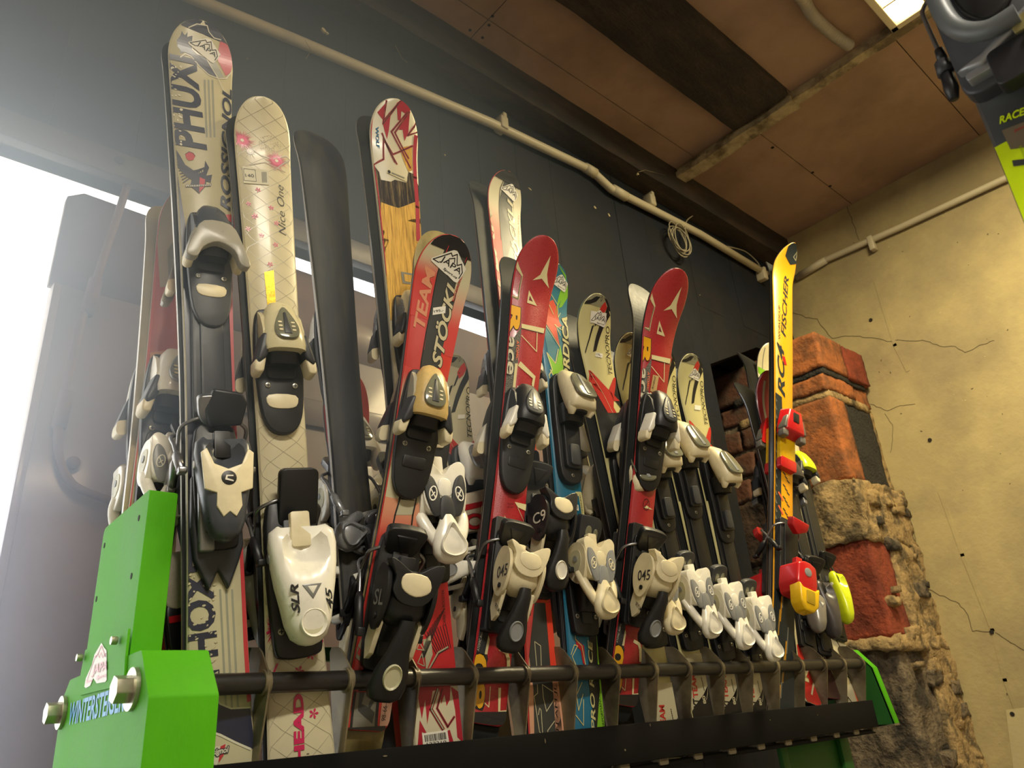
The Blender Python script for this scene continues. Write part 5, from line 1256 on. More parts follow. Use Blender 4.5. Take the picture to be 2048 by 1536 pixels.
s.text('PRO RACE', *B5([(1262, 1190), (1225, 350)]), .012, k_ncr, 5, .2, .02); s.text('PERFORMANCE', *B5([(1350, 1180), (1300, 850)]), .006, k_blk, 5)
s.label_sticker(C1([(590, 1440), (700, 1442), (695, 1385), (590, 1350)]), None, '6021420', True, tpos=(.0, .3))
s.finish()
toe_open(s.root, s.loc(1140, 810)[1], .014, shell=m_cream, win=m_smoke, sc=1.12)
heel_skull(s.root, s.loc(1170, 1165)[1], .016, 1.12, c=m_cream, panel=m_grey, txt='4.5')
b = MB(); b.slab(scurve([(-.03, .03), (-.016, .036), (.02, .03), (.026, .0), (.006, -.034), (-.024, -.022)], 4), 0, .014, m_dgrey, .004); b.slab(ell(-.008, .004, .008, .013, 14), .013, .016, m_smoke, .001); b.slab(ell(.010, .000, .006, .012, 14), .013, .016, m_smoke, .001)
put(b, 'brake_pedal', s.root, s.loc(1160, 1075)[1], .045, 1.1, .010, tilt=.4)
brake(s.root, s.loc(1160, 1080)[1], .014, .039, m_black, .07, pedal=False)
back_to_back(s, 'rear twin pressed behind the blue, orange and lime ski', rot=.004)
# --- 9 to 12: four pale junior skis, and one more further back
k_twht = G('tecno_cream', (204, 196, 138)); k_tred = G('tecno_red', (196, 48, 40)); k_tgrey = G('tecno_grey', (150, 148, 118)); tref = {}
def tecno(s, own=False, own_low=False, size='80', jap=None, price=None, skip_low=False, own_tip=True):
    def Q(key, pts, end='tip', o=None):
        o_ = own if o is None else o
        if o_: tref[key] = s.rec(pts, end)
        return [(u, v + (s.L if end == 'tip' else 0)) for u, v in tref[key]]
    s.poly(Q('cap', B6([(900, 700), (960, 690), (1010, 700), (1060, 690), (1080, 660), (1150, 660), (1190, 700), (1240, 790), (1260, 560), (1000, 560)])), k_tgrey, 2, False)
    s.poly(Q('c1', B6([(960, 690), (1030, 680), (1080, 650), (1120, 655), (1080, 700), (1020, 722), (965, 720)])), k_blk, 3, False)
    s.poly(Q('c2', B6([(1155, 660), (1180, 680), (1215, 750), (1225, 800), (1200, 790), (1180, 730)])), k_blk, 3, False)
    u, v = Q('d', B6([(1130, 672)]))[0]; s.line([(u - .003, v), (u, v + .006), (u + .003, v), (u, v - .006)], .0008, k_blk, 4, False, closed=True)
    for k, pl, m_ in (('b1', [(1130, 740), (1165, 700), (1180, 760), (1150, 820), (1110, 860), (1100, 800)], k_tred), ('b2', [(1185, 740), (1210, 830), (1150, 940), (1110, 1050), (1080, 1170), (1050, 1180), (1080, 1020), (1120, 900), (1160, 820)], k_blk), ('b3', [(1040, 930), (1060, 920), (1020, 1060), (980, 1200), (975, 1180), (1010, 1050)], k_blk), ('b4', [(1110, 800), (1130, 790), (1080, 920), (1060, 940)], k_blk)):
        s.poly(Q(k, B6(pl)), m_, 3, False)
    s.poly(Q('r1', B6([(1020, 1350), (1060, 1390), (1200, 1540), (1300, 1640), (1250, 1640), (1180, 1600), (1010, 1450)])), k_tred, 3, False)
    s.poly(Q('r1b', C1([(800, 0), (830, 20), (980, 240), (1090, 440), (1000, 440), (840, 160)])), k_tred, 3, False)
    s.poly(Q('r2', C1([(1060, 80), (1090, 80), (1060, 300), (1060, 440), (1000, 430), (970, 260), (1010, 200)])), k_tred, 3, False); s.line(Q('r3', C1([(820, 30), (960, 260), (1050, 440)])), .0010, k_cream, 4, False)
    s.poly(Q('k1', C1([(780, 60), (830, 180), (900, 240), (990, 420), (1090, 440), (1150, 430), (1200, 900), (880, 900), (780, 200)])), k_blk, 2, False); s.poly(Q('k2', C1([(1080, 100), (1120, 80), (1180, 420), (1060, 300)])), k_blk, 2, False)
    q = Q('txt', B6([(1232, 1400), (1206, 940)])); s.text('TECNOPRO', q[0], q[1], .0130, k_blk, 5, .15, .0, False)
    if not skip_low:
        lo = own_low
        s.poly(Q('l0', C5([(330, 480), (500, 460), (590, 1020), (590, 1150), (330, 1150)]), 'tail', lo), k_swht, 3, False)
        s.poly(Q('l1', C5([(540, 700), (560, 760), (520, 900), (490, 1000), (380, 1010), (380, 1120), (600, 1120), (600, 900)]), 'tail', lo), k_blk, 4, False)
        q = Q('l2', C5([(445, 880), (418, 660)]), 'tail', lo); s.text('TEAM', q[0], q[1], .016, k_tred, 5, 0, .03, False)
        q = Q('l3', C5([(462, 985), (450, 885)]), 'tail', lo); s.text('XT', q[0], q[1], .020, k_blk, 5, .2, .04, False)
        q = Q('l4', C5([(520, 935), (505, 860)]), 'tail', lo); s.text(size, q[0], q[1], .010, k_cream, 6, 0, .03, False)
        s.line(Q('l5', C5([(545, 770), (520, 900)]), 'tail', lo), .0012, k_cream, 6, False); s.line(Q('l6', C5([(580, 850), (575, 960)]), 'tail', lo), .0012, k_cream, 6, False)
        for k in range(7): s.poly(ell(*[(a_, b_) for a_, b_ in Q('p%d' % k, C5([(475 + 4 * k, 700 + 18 * k)]), 'tail', lo)][0], .0012, .0022, 6), k_blk, 5, False)
TEC = []
def tecno_ski(label, b_, t_, yt, L_kw, toe_px, heel_px, **kw):
    s = Ski('ski', label, b_, t_, L_kw.pop('yb', 1.150), yt, tip_l=.16, tip_r=.075, top=k_twht, side=m_side_blk, base=m_base_blk, **L_kw)
    return s
spec = [
 ('pale junior ski with black brush strokes and red V, leftmost and tallest of the four', (1343, 1520), (1201, 582), 1.065, dict(wt=.070, ww=.070, ws=.107, tip_h=.055, yaw=-.17), None, (1340, 1195), '90'),
 ('pale junior ski with black brush strokes, second from the left, beside the right race ski', (1406, 1450), (1268, 661), 1.075, dict(wt=.068, ww=.068, ws=.107, tip_h=.045, yaw=-.15), (1332, 915), (1403, 1205), '80'),
 ('pale junior ski with black brush strokes, third from the left, half behind the race ski', (1466, 1450), (1332, 690), 1.08, dict(wt=.066, ww=.068, ws=.107, tip_h=.040, yaw=-.14), (1393, 898), (1466, 1230), '80'),
 ('pale junior ski with black brush strokes, rightmost of the four, by the brick pier', (1518, 1450), (1388, 704), 1.082, dict(wt=.063, ww=.072, ws=.108, tip_h=.035, yaw=-.13), (1452, 948), (1527, 1255), '80')]
sk = []
for i, (lb, b_, t_, yt, kw, tp, hp, sz_) in enumerate(spec): sk.append(tecno_ski(lb, b_, t_, yt, dict(kw), tp, hp))
tecno_order = [0, 1, 2, 3]
# record the lower print from the second ski before any copy needs it
for key, pts in (('l0', [(330, 480), (500, 460), (590, 1020), (590, 1150), (330, 1150)]),): pass
def low_record(s):
    for key, pts in dict(l0=[(330, 480), (500, 460), (590, 1020), (590, 1150), (330, 1150)], l1=[(540, 700), (560, 760), (520, 900), (490, 1000), (380, 1010), (380, 1120), (600, 1120), (600, 900)],
        l2=[(445, 880), (418, 660)], l3=[(462, 985), (450, 885)], l4=[(520, 935), (505, 860)], l5=[(545, 770), (520, 900)], l6=[(580, 850), (575, 960)]).items(): tref[key] = s.rec(C5(pts), 'tail')
    for k in range(7): tref['p%d' % k] = s.rec(C5([(475 + 4 * k, 700 + 18 * k)]), 'tail')
low_record(sk[1])
for i, s in enumerate(sk):
    tecno(s, own=(i == 0), size=spec[i][7])
    if i == 0: s.label_sticker(B6([(1020, 900), (1165, 930), (1175, 810), (1030, 785)]), None, None); s.sticker_mount(B6([(1098, 862)])[0], .046, -.12, lay=7); s.label_sticker(B6([(1070, 1225), (1135, 1240), (1140, 1200), (1072, 1185)]), None, '170,-', tpos=(.2, .8))
    if i == 1: s.sticker_mount((1266, 703), .042, -.15); s.label_sticker(C1([(1232, 165), (1268, 180), (1270, 130), (1235, 122)]))
    if i == 3: s.sticker_mount((1388, 748), .040, -.15); s.label_sticker(C3([(225, 835), (280, 842), (282, 800), (226, 792)]))
    s.finish()
    tp, hp = spec[i][5], spec[i][6]
    tv = s.loc(tp[0] - 12, tp[1])[1] if tp else s.L * .56; hv = s.loc(hp[0] - 22, hp[1])[1]
    toe_open(s.root, tv, .014, shell=m_cream, win=m_smoke, sc=1.05)
    heel_skull(s.root, hv, .016, 1.06, c=m_white if i else m_cream, panel=m_grey)
    plate_track(s.root, hv - .02, tv, .012, m_black, .031, .006)
    b = MB(); b.slab(scurve([(-.026, .026), (0, .034), (.026, .026), (.024, -.01), (0, -.030), (-.024, -.01)], 4), 0, .014, m_dgrey, .004); b.slab(ell(-.009, .004, .007, .012, 14, .2), .013, .0155, m_smoke, .001); b.slab(ell(.009, .004, .007, .012, 14, -.2), .013, .0155, m_smoke, .001)
    put(b, 'brake_pedal', s.root, hv + .090, .044, 1.0, .0, tilt=.5)
    brake(s.root, hv + .075, .014, .037, m_black, .06, pedal=False)
    lb = ('rear twin of the tallest pale junior ski, curled dark tip left of it', 'rear twin of the second pale junior ski from the left', 'rear twin of the third pale junior ski from the left', 'rear twin of the rightmost pale junior ski')[i]
    back_to_back(s, lb, du=-.008, rot=.02, dv=-.01)
s = Ski('ski', 'pale junior ski with black brush strokes standing alone behind the tilted team ski', (1000, 1560), (915, 704), 1.30, 1.30, wt=.078, ww=.076, ws=.090, tip_h=.04, tip_l=.16, tip_r=.075, top=k_swht, side=m_side_blk, yaw=-.1)
tecno(s, skip_low=True); s.label_sticker(B3([(1372, 645), (1435, 640), (1440, 600), (1375, 605)])); s.finish()
toe_open(s.root, s.loc(952, 945)[1], .014, shell=m_white, win=m_silver, sc=1.0)
back_to_back(s, 'rear twin of the lone pale junior ski behind the tilted team ski', rot=.01)
# --- 13: yellow race ski
k_fyel = G('fischer_yellow', (240, 168, 20)); k_fdk = G('fischer_dark', (38, 48, 52)); k_fcheck = mat('ink_check', (200, 150, 30), .35, noise_amt=.5, noise_scale=200)
s = Ski('ski', 'long yellow race ski with black tip standing upright beside the brick pier', (1560, 1480), (1594, 481), 1.150, 1.01,
        wt=.080, ww=.072, ws=.098, tip_h=.066, tip_l=.17, tip_r=.10, yaw=-.26, top=k_fyel, side=m_side_blk, tip_e=1.7, th=.015)
s.poly(C6([(1355, 860), (1395, 935), (1450, 930), (1560, 800), (1480, 700), (1380, 780)]), k_fdk, 2)
s.line(C6([(1458, 820), (1440, 900), (1422, 870)]), .003, k_lgry, 3, closed=True)
s.text('FISCHER', *C3([(1072, 190), (1095, 30)]), .012, k_fdk, 3) if False else s.text('FISCHER', (1571, 676), (1578, 556), .022, k_fdk, 3, .3, .02)
s.text('RC4', (1570, 797), (1567, 690), .030, k_fdk, 3, .35, .03)
s.line([(1567, 715), (1570, 728)], .012, k_red, 4)
s.text('WORLDCUP', (1560, 680), (1560, 612), .008, k_fdk, 3)
s.poly(C3([(945, 650), (980, 670), (1040, 720), (1045, 860), (1000, 1000), (1000, 1536), (940, 1536)]), k_fdk, 2)
s.poly([(1541, 850), (1562, 850), (1560, 1500), (1541, 1500)], k_fdk, 2)
for k in range(40):
    y = 790 + k * 17; s.line([(1547, y), (1553, y + 12)], .004, k_gry, 3); 
for k in range(60): s.line([(1566 + 4 * (k % 3), 945 + k * 8), (1570 + 4 * (k % 3), 950 + k * 8)], .004, k_fdk, 3)
s.line([(1557, 985), (1565, 1000)], .006, k_org, 4); s.line([(1557, 1012), (1565, 1028)], .006, k_org, 4)
vd = s.loc(1560, 1085)[1]; s.poly([(-.06, 0), (.06, 0), (.06, vd), (-.06, vd)], k_fdk, 5, False)
for k in range(9): s.line([(-.02 + .006 * (k % 6), .02 + .04 * k), (-.016 + .006 * (k % 6), .09 + .04 * k)], .004, (k_gold, k_fyel, k_gry)[k % 3], 6, False)
s.finish()
m_fred = PL('red', (196, 26, 32), .3, coat=.3); m_fyel = PL('yellow', (236, 190, 20), .3, coat=.2); m_fgry = PL('warm_grey', (110, 106, 98), .35)
b = MB(); b.slab(rrect(-.030, -.085, .030, .06, .006), 0, .016, m_fyel, .003); b.slab(rrect(-.031, -.11, .031, -.072, .006), 0, .020, m_fred, .003); put(b, 'toe_plate', s.root, s.loc(1562, 880)[1], .015)
b = MB(); b.slab([(-.030, .058), (.030, .058), (.042, .0), (.046, -.045), (-.046, -.045), (-.042, .0)], .016, .052, m_fred, .006, scale_top=.8); b.slab(rrect(-.012, .0, .012, .035, .003), .050, .0535, m_black, .001)
th_ = put(b, 'toe_housing', s.root, s.loc(1562, 855)[1], .015)
for k in (-1, 1):
    b = MB(); b.slab([(k * .016, .02), (k * .034, .02), (k * .046, -.03), (k * .024, -.034)], .02, .050, m_fgry, .004); b.box((min(k * .024, k * .046), -.058, .02), (max(k * .024, k * .046), -.034, .046), m_fgry, .003); put(b, 'wing', th_, s.loc(1562, 855)[1], .015)
hv = s.loc(1560, 1165)[1]
plate_track(s.root, hv - .03, s.loc(1560, 1040)[1], .015, m_black, .034, .020)
b = MB(); b.slab([(-.034, .036), (-.010, .046), (.010, .046), (.034, .036), (.038, -.02), (.030, -.045), (-.030, -.045), (-.038, -.02)], .02, .085, m_fred, .007, scale_top=.92); b.slab(rrect(-.010, .04, .010, .062, .003), .04, .055, m_fred, .003)
b.slab(ell(.0, .012, .012, .012, 14), .084, .0865, m_grey, .001)
hh = put(b, 'heel_housing', s.root, hv, .015, 1.05)
b = MB(); b.slab([(-.034, -.022), (-.022, -.034), (.022, -.034), (.034, -.022), (.030, -.075), (.014, -.094), (-.014, -.094), (-.030, -.075)], .055, .092, m_fyel, .007); b.slab(rrect(-.014, -.075, .014, -.040, .004), .089, .094, PL('dull_yellow', (176, 146, 30)), .001); put(b, 'heel_lever', hh, hv, .015, 1.05)
b = MB(); b.slab([(-.032, .018), (.032, .014), (.030, -.010), (0, -.026), (-.028, -.006)], 0, .022, m_fred, .004); put(b, 'brake_pedal', s.root, s.loc(1565, 1055)[1], .050, 1.0, .008, tilt=.3)
brake(s.root, s.loc(1560, 1070)[1], .018, .037, m_black, .055, pedal=False)
back_to_back(s, 'rear twin of the yellow race ski, slim dark tip bending to the wall', gap=.003)
# --- 14 to 16: the last three pairs by the brick pier
m_ygrn = PL('acid_yellow', (206, 220, 30), .3, coat=.2); k_dkred = G('dark_red', (128, 24, 34)); k_tan = G('tan_white', (206, 196, 160))
def simple_graphic(s, kind):
    L = s.L
    if kind == 0:
        s.poly([(-.06, L - .14), (0, L - .19), (.06, L - .14), (.06, L - .12), (0, L - .17), (-.06, L - .12)], k_nlime, 2, False)
        s.line([(-.03, L - .03), (-.025, L - .12)], .004, k_gry, 2, False); s.line([(.02, L - .03), (.03, L - .14)], .004, k_gry, 2, False)
        s.poly([(-.05, .0), (.05, 0), (.05, .20), (-.05, .16)], k_tred, 3, False)
        for a in ((-.03, .05, .01, .12), (.0, .03, .03, .11), (-.02, .10, .02, .15)): s.line([(a[0], a[1]), (a[2], a[3])], .006, k_cream, 4, False)
        s.text('M', (-.005, .06), (-.005, .10), .03, k_cream, 5, 0, .03, False); s.poly([(-.05, .29), (.0, .31), (.0, .42), (-.05, .42)], k_blk, 3, False)
        s.line([(-.028, .36), (-.028, .55)], .012, k_cream, 4, False)
    if kind == 1:
        s.line([(-.018, L - .04), (-.02, L - .3)], .010, k_gry, 2, False); s.poly([(-.05, 0), (.05, 0), (.05, .12), (-.05, .13)], G('brown_black', (64, 38, 34)), 2, False)
        s.line([(-.03, .05), (.0, .12), (.03, .05)], .002, k_cream, 3, False); s.poly([(-.05, .16), (.05, .15), (.05, .30), (-.05, .30)], k_lgry, 2, False); s.text('AC', (.02, .18), (.02, .25), .025, k_dkred, 3, .1, .02, False)
    if kind == 2:
        s.poly([(-.05, 0), (.05, 0), (.05, .5), (-.05, .5)], k_tan, 2, False)
        for pl in ([(-.03, .0), (-.01, .06), (.03, .02)], [(-.04, .09), (.0, .13), (.01, .20), (-.02, .25)], [(.0, .13), (.04, .10)], [(-.035, .30), (-.01, .26), (.03, .30)]): s.line(pl, .0035, k_blk, 3, False)
        s.line([(.03, .05), (.022, .12)], .007, k_org, 3, False); s.line([(-.02, .4), (.0, .8)], .003, k_blk, 3, False)
        s.text('TEAM SPORT', (.014, .52), (.014, .70), .006, k_blk, 4, 0, 0, False)
defs = [
 ('white and red ski with lime chevron tip, directly behind the yellow race ski', (1622, 1412), (1549, 684), 1.25, 0, k_tan, (1540, 965), (1632, 1215), PL('pewter', (150, 146, 138), .3, metal=.4)),
 ('dark red ski with grey streak, second from the right end of the rack', (1662, 1400), (1544, 738), 1.17, 1, k_dkred, (1590, 960), (1672, 1220), PL('slate', (70, 66, 66), .35)),
 ('tan white ski with acid yellow binding at the right end of the rack', (1706, 1440), (1566, 716), 1.27, 2, k_tan, (1618, 950), (1704, 1205), m_ygrn)]
for i, (lb, b_, t_, yt, kind, top, tp, hp, col) in enumerate(defs):
    s = Ski('ski', lb, b_, t_, 1.150, yt, wt=.072, ww=.068, ws=.100, tip_h=.055, tip_l=.17, tip_r=.08, yaw=-.22, top=top, side=m_side_blk)
    simple_graphic(s, kind); s.finish()
    tv = s.loc(tp[0] - 8, tp[1])[1]; hv = s.loc(hp[0] - 22, hp[1])[1]
    toe(s.root, tv, .014, shell=col, wing=m_dgrey, wtip=m_cream if i else m_silver, base=m_black, win=None, pad=None, sc=1.0, side=m_dgrey, plate_len=.08)
    heel_cup(s.root, hv, .016, .95, c=col, inner=m_black, badge=m_grey if i == 0 else None, spoon=False, w=.85 if i < 2 else .7, ln=1.1)
    plate_track(s.root, hv - .14, tv - .02, .012, m_black, .031, .012)
    if kind != 1: brake(s.root, hv + .08, .014, .037, m_black, .06)
    else: brake(s.root, hv + .08, .014, .037, m_black, .06, sc=1.2)
    back_to_back(s, ('rear twin of the lime chevron ski behind the yellow race ski', 'rear twin of the dark red ski, black tip curling left before the bricks', 'rear twin of the tan white ski at the right end of the rack')[i], du=-.012, rot=.03)
# --- turned ski in the third slot, showing its dark base
s = Ski('ski', 'tall ski turned round, showing its worn black base, leaning left behind the team ski', (752, 1590), (622, 262), 1.20, 1.22, wt=.085, ww=.072, ws=.112, tip_h=-.05, tip_l=.16, tip_r=.085, top=mat('ski_base_worn', (40, 42, 46), .6, noise_amt=.25, noise_scale=8, stretch=(8, 1, 8), rgb2=(66, 64, 56), mix_scale=3), base=k_kred, side=m_side_wht, yaw=-.05)
s.tip_h = -.05
s.finish()
g = empty('tmp')
C.objects.unlink(g); bpy.data.objects.remove(g)
FL = Matrix(((-1, 0, 0, 0), (0, 1, 0, 0), (0, 0, -1, 0), (0, 0, 0, 1)))
def back_fit(o, s):          # fittings that sit on the far side
    o.matrix_local = FL
o = toe(s.root, s.loc(690, 680)[1], .004, shell=m_white, wing=m_dgrey, base=m_black, win=None, sc=1.1); 
for c in [c for c in s.root.children if c.name.startswith('toe_')]: back_fit(c, s)
n_before = set(s.root.children)
heel_skull(s.root, s.loc(735, 1010)[1], .006, 1.0, c=m_white); brake(s.root, s.loc(730, 965)[1], .004, .038, m_silver, .06)
bpy.context.view_layer.update()
for c in s.root.children:
    if c not in n_before: back_fit(c, s)
# --- red ski with black blocks behind it
s = Ski('ski', 'red ski with black blocks, half hidden behind the dark based ski', (775, 1580), (702, 738), 1.30, 1.31, wt=.085, ww=.076, ws=.108, tip_h=.04, tip_l=.15, tip_r=.085, top=k_sred, side=m_side_blk, yaw=-.05)
s.poly(B3([(275, 340), (350, 330), (360, 540), (265, 480)]), k_blk, 2); s.poly(B3([(255, 580), (285, 580), (290, 720), (262, 700)]), k_blk, 2)
s.poly(B3([(340, 600), (420, 600), (440, 800), (350, 760)]), k_sdk, 2); s.poly(B3([(270, 820), (430, 920), (480, 1536), (330, 1536), (300, 1000)]), k_sdk, 2); s.poly(B3([(370, 860), (420, 900), (450, 1200), (400, 1230)]), k_swht, 3)
s.text('STÖCKLI', *B3([(372, 1290), (352, 1010)]), .012, k_cream, 4, 0, .02); s.line(B3([(345, 965), (345, 1005)]), .008, k_red, 4)
s.finish(); heel_skull(s.root, s.loc(705, 1030)[1], .014, 1.05, c=m_white, panel=m_cream); toe(s.root, s.loc(715, 900)[1], .014)
# --- red and white pair behind the first slot
s = Ski('ski', 'red and white ski leaning behind the green end post, left of all others', (262, 1420), (392, 372), 1.30, 1.33, wt=.085, ww=.078, ws=.104, tip_h=.04, tip_l=.15, tip_r=.085, top=G('pale_red', (200, 84, 70)), side=m_side_wht, base=m_base_pale)
s.poly([(320, 360), (420, 360), (420, 560), (320, 575)], G('pale_tip', (176, 168, 146)), 1)
s.poly([(300, 705), (420, 690), (400, 760), (300, 760)], k_peach, 1); s.poly([(240, 760), (400, 740), (380, 1200), (220, 1300)], k_cream, 1)
s.poly([(335, 500), (348, 480), (352, 560), (338, 580)], k_gry, 2)
s.label_sticker(A3([(322, 135), (400, 145), (400, 50), (330, 40)]), None, None, True); s.finish()
toe(s.root, s.loc(352, 800)[1], .014, shell=m_white, wing=m_dgrey, wtip=m_cream, base=m_black, win=m_silver, sc=1.15)
heel_skull(s.root, s.loc(345, 985)[1], .014, 1.05, c=m_white, panel=m_grey)
toe(s.root, s.loc(368, 620)[1], .014, shell=m_white, wing=m_white, base=m_white, win=None, sc=.9, pad=None) if False else None
back_to_back(s, 'rear twin of the red and white ski behind the green end post', rot=.02)
# --- two pairs lying across the rack behind the upright ones
k_lwht = mat('ink_linen', (204, 190, 170), .4, noise_amt=.1, noise_scale=180, bump=.15, bump_scale=300)
def lying(label, a, c, Y, top, name='ski', **kw):
    A_ = P(a[0], a[1], Y=Y); D_ = P(c[0], c[1], Y=Y - .02)
    return Ski(name, label, A_, D_, None, None, tip_h=.03, tip_l=.15, tip_r=.08, top=top, side=m_side_blk, yaw=-.05, **kw)
s = lying('linen white ski with red lettering lying across the rack behind the upright skis', (318, 1170), (1190, 965), 1.245, k_lwht, wt=.088, ww=.080, ws=.104)
s.text('SALOMON', (1010, 1052), (760, 1088), -.036, k_red, 4, 0, .03) if False else s.text('SALOMON', (742, 1098), (1010, 1048), .034, k_red, 4, 0, .03, outline=k_blk, ow=.001)
s.line([(560, 1098), (1000, 1000)], .012, k_red, 3); s.line([(600, 1150), (1000, 1092)], .004, k_blk, 3)
for k in range(12): s.poly(ell(*s.loc(632 + k * 9, 1082 - k * 2.1), .003, .003, 8), k_cream, 5, False)
s.finish()
heel_skull(s.root, s.loc(712, 1100)[1], .014, 1.0, c=m_silver, panel=m_dgrey)
back_to_back(s, 'rear twin of the linen white ski lying across the rack')
s = lying('black and red ski lying across the rack below the linen white one', (330, 1262), (1180, 1090), 1.245, k_blk, wt=.086, ww=.078, ws=.100)
s.line([(340, 1240), (1100, 1090)], .010, k_red, 3); s.line([(420, 1262), (1000, 1150)], .012, k_lwht, 3); s.line([(880, 1120), (960, 1100)], .02, k_red, 4)
for k in range(16): s.poly(ell(*s.loc(905 + (k % 5) * 7, 1125 + (k // 5) * 8), .002, .002, 6), k_cream, 5, False)
s.text('RACE CARVE', (490, 1240), (640, 1205), .022, k_dkred, 4, .2, .02)
s.finish()
toe(s.root, s.loc(700, 1215)[1], .014, shell=m_white, wing=m_white, base=m_black, win=m_red if False else None, sc=1.0)
heel_side(s.root, s.loc(935, 1160)[1], .014, 1.0, c=m_white, low=m_white, lever=m_white, oval=m_grey, ink=m_grey, num='TC', word='')
back_to_back(s, 'rear twin of the black and red ski lying across the rack')
# --- small pair with silver and white binding in the gap right of the blue ski
s = Ski('ski', 'dark junior ski with a small white toe piece right of the blue ski', (1262, 1560), (1150, 770), 1.27, 1.30, wt=.075, ww=.070, ws=.098, tip_h=.04, tip_l=.15, tip_r=.08, top=k_blk, side=m_side_blk, yaw=-.1)
s.line([(1160, 800), (1240, 1200)], .004, k_cream, 2); s.finish()
toe_open(s.root, s.loc(1176, 985)[1], .014, shell=m_white, win=m_silver, sc=1.0); heel_cup(s.root, s.loc(1160, 860)[1], .014, .9, c=m_cream, badge=None)
# --- foreground ski hanging close to the viewer, upper right corner
k_acid = G('acid', (206, 232, 20), .35); k_char = G('charcoal', (58, 60, 60)); XF = .70
e0 = P(1858, 0, X=XF); e1 = P(2046, 480, X=XF)
w_ = .078; bot = Vector((XF, e1.y - w_ / 2 - .001, 1.18)); topv = Vector((XF, e0.y - w_ / 2 - .003, 2.62))
s = Ski('ski', 'charcoal and acid yellow ski hanging blurred in the near top right corner', bot, topv, None, None, wt=.10, ww=w_, ws=.11, tip_h=.05, tip_l=.17, tip_r=.085, top=k_char, side=m_dgrey, yaw=-math.pi / 2, base=m_base_blk)
va = s.loc(1975, 303)[1]
s.poly([(-.06, 0), (.06, 0), (.06, va - .012), (0, va - .0), (-.06, va)], k_acid, 2, False)
s.line([(-.02, va - .3), (-.02, va - .012)], .002, PL('acid_shade', (170, 196, 20)), 3, False)
s.text('RACE TI', (2000, 250), (2075, 222), .008, k_acid, 4, .2, .03)
s.poly([(2004, 262), (2075, 235), (2090, 290), (2022, 300)], G('mesh_tan', (110, 98, 78)), 3); s.text('junior', (2030, 268), (2060, 255), .004, k_red, 5, .2)
s.poly([(2025, 322), (2060, 318), (2060, 330), (2028, 334)], k_char, 4)
s.finish()
vb = s.loc(1925, 90)[1]
b = MB()
b.slab(rrect(-.042, -.075, .042, .12, .014), 0, .018, m_dgrey, .006)
b.tube(smooth_path([(-.022, .10, .030), (-.030, .04, .038), (-.026, -.01, .040), (-.006, -.034, .040), (.02, -.036, .040)], 6), .009, PL('mid_grey', (88, 92, 92), .4), 12)
b.slab(ell(.004, .04, .026, .05, 24), .016, .024, m_black, .004)
b.slab([(-.040, -.052), (-.018, -.060), (.045, -.028), (.045, -.016), (-.016, -.048)], .022, .034, m_silver, .003)
b.slab(rrect(-.014, -.092, .045, -.052, .006), .016, .034, m_black, .005); b.slab(rrect(-.034, -.066, -.004, -.058, .003), .018, .030, m_silver, .002)
b.slab(rrect(.012, -.052, .040, -.036, .002), .034, .037, PL('brassy', (150, 140, 90), .3, metal=.5), .001); b.box((.020, -.06, .034), (.034, -.053, .040), m_white, .001)
put(b, 'heel_base', s.root, vb, s.th)
b = MB(); f = lambda x, y, h=.01: (*s.loc(x, y, h), h)
q1 = [Vector(f(1858, -4, .02)), Vector(f(1845, 22, .02)), Vector(f(1852, 45, .02)), Vector(f(1880, 108, .02))]
b.tube(smooth_path(q1, 6), .0022, m_steel, 10); wv = b.build('brake_wire', s.root)
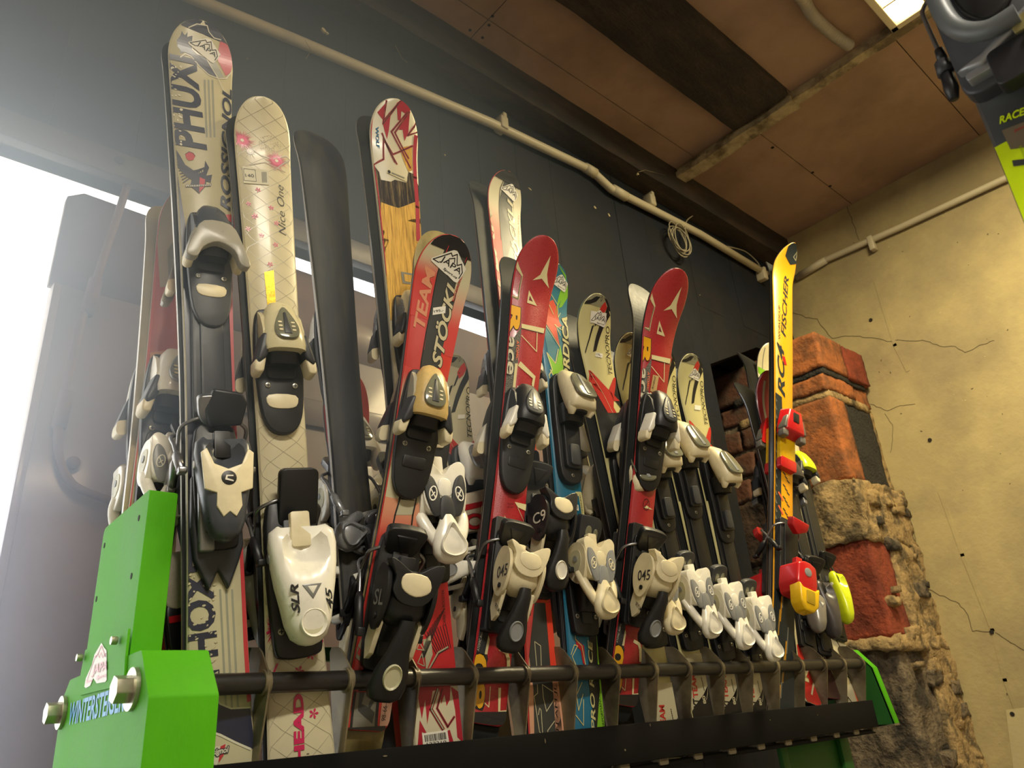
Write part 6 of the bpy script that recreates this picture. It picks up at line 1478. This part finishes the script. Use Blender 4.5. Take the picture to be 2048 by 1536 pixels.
b = MB(); b.tube([f(1878, 100, .02), f(1886, 122, .02)], [.0042, .005], m_black, 12); b.tube([f(1884, 125, .02), f(1892, 148, .02)], [.007, .0075], m_dgrey, 12); b.tube([f(1890, 140, .022), f(1908, 126, .02)], .004, m_black, 8)
b.tube([f(1893, 146, .02), f(1903, 178, .02), f(1908, 198, .02)], [.0058, .0068, .0045], m_black, 12); b.build('brake_arm', wv)
# ------------------------------------------------------------------ added haze volume standing in for lens glare around the doorway
m = bpy.data.materials.new('glare_haze'); m.use_nodes = True; nt = m.node_tree
for n in list(nt.nodes):
    if n.type == 'BSDF_PRINCIPLED': nt.nodes.remove(n)
vs_ = nt.nodes.new('ShaderNodeVolumeScatter'); vs_.inputs['Color'].default_value = (.66, .80, 1, 1); vs_.inputs['Density'].default_value = 1.05; vs_.inputs['Anisotropy'].default_value = 0.38
nt.links.new(vs_.outputs[0], nt.nodes['Material Output'].inputs['Volume'])
N_ = nt.nodes; tc = N_.new('ShaderNodeTexCoord'); sp = N_.new('ShaderNodeSeparateXYZ'); nt.links.new(tc.outputs['Object'], sp.inputs[0])
def ramp(axis, a, c):
    r = N_.new('ShaderNodeMapRange'); r.interpolation_type = 'SMOOTHSTEP'; r.inputs[1].default_value = a; r.inputs[2].default_value = c
    r.inputs[3].default_value = 0; r.inputs[4].default_value = 1; nt.links.new(sp.outputs[axis], r.inputs[0]); return r.outputs[0]
def mul(a, c):
    x = N_.new('ShaderNodeMath'); x.operation = 'MULTIPLY'; nt.links.new(a, x.inputs[0])
    if isinstance(c, float): x.inputs[1].default_value = c
    else: nt.links.new(c, x.inputs[1])
    return x.outputs[0]
# thins out away from the doorway, towards the room and towards the ceiling
nt.links.new(mul(mul(mul(ramp(0, 1.5, -0.3), ramp(2, ZC + .1, ZC - 1.3)), ramp(1, .85, 1.25)), 1.7), vs_.inputs['Density'])
m.cycles.volume_step_rate = 1.5
b = MB(); y1_ = YB - 0.022; zt = ZC - 0.165
b.slab([(1.40, 0.02), (y1_, 0.02), (y1_, zt), (0.98, zt), (0.98, EYE + .42), (1.40, EYE + .36)], -2.6, 1.72, m, plane='yz')
o = b.build('haze'); tag(o, 'thin added haze imitating the lens glare near the doorway', 'haze', kind='stuff')
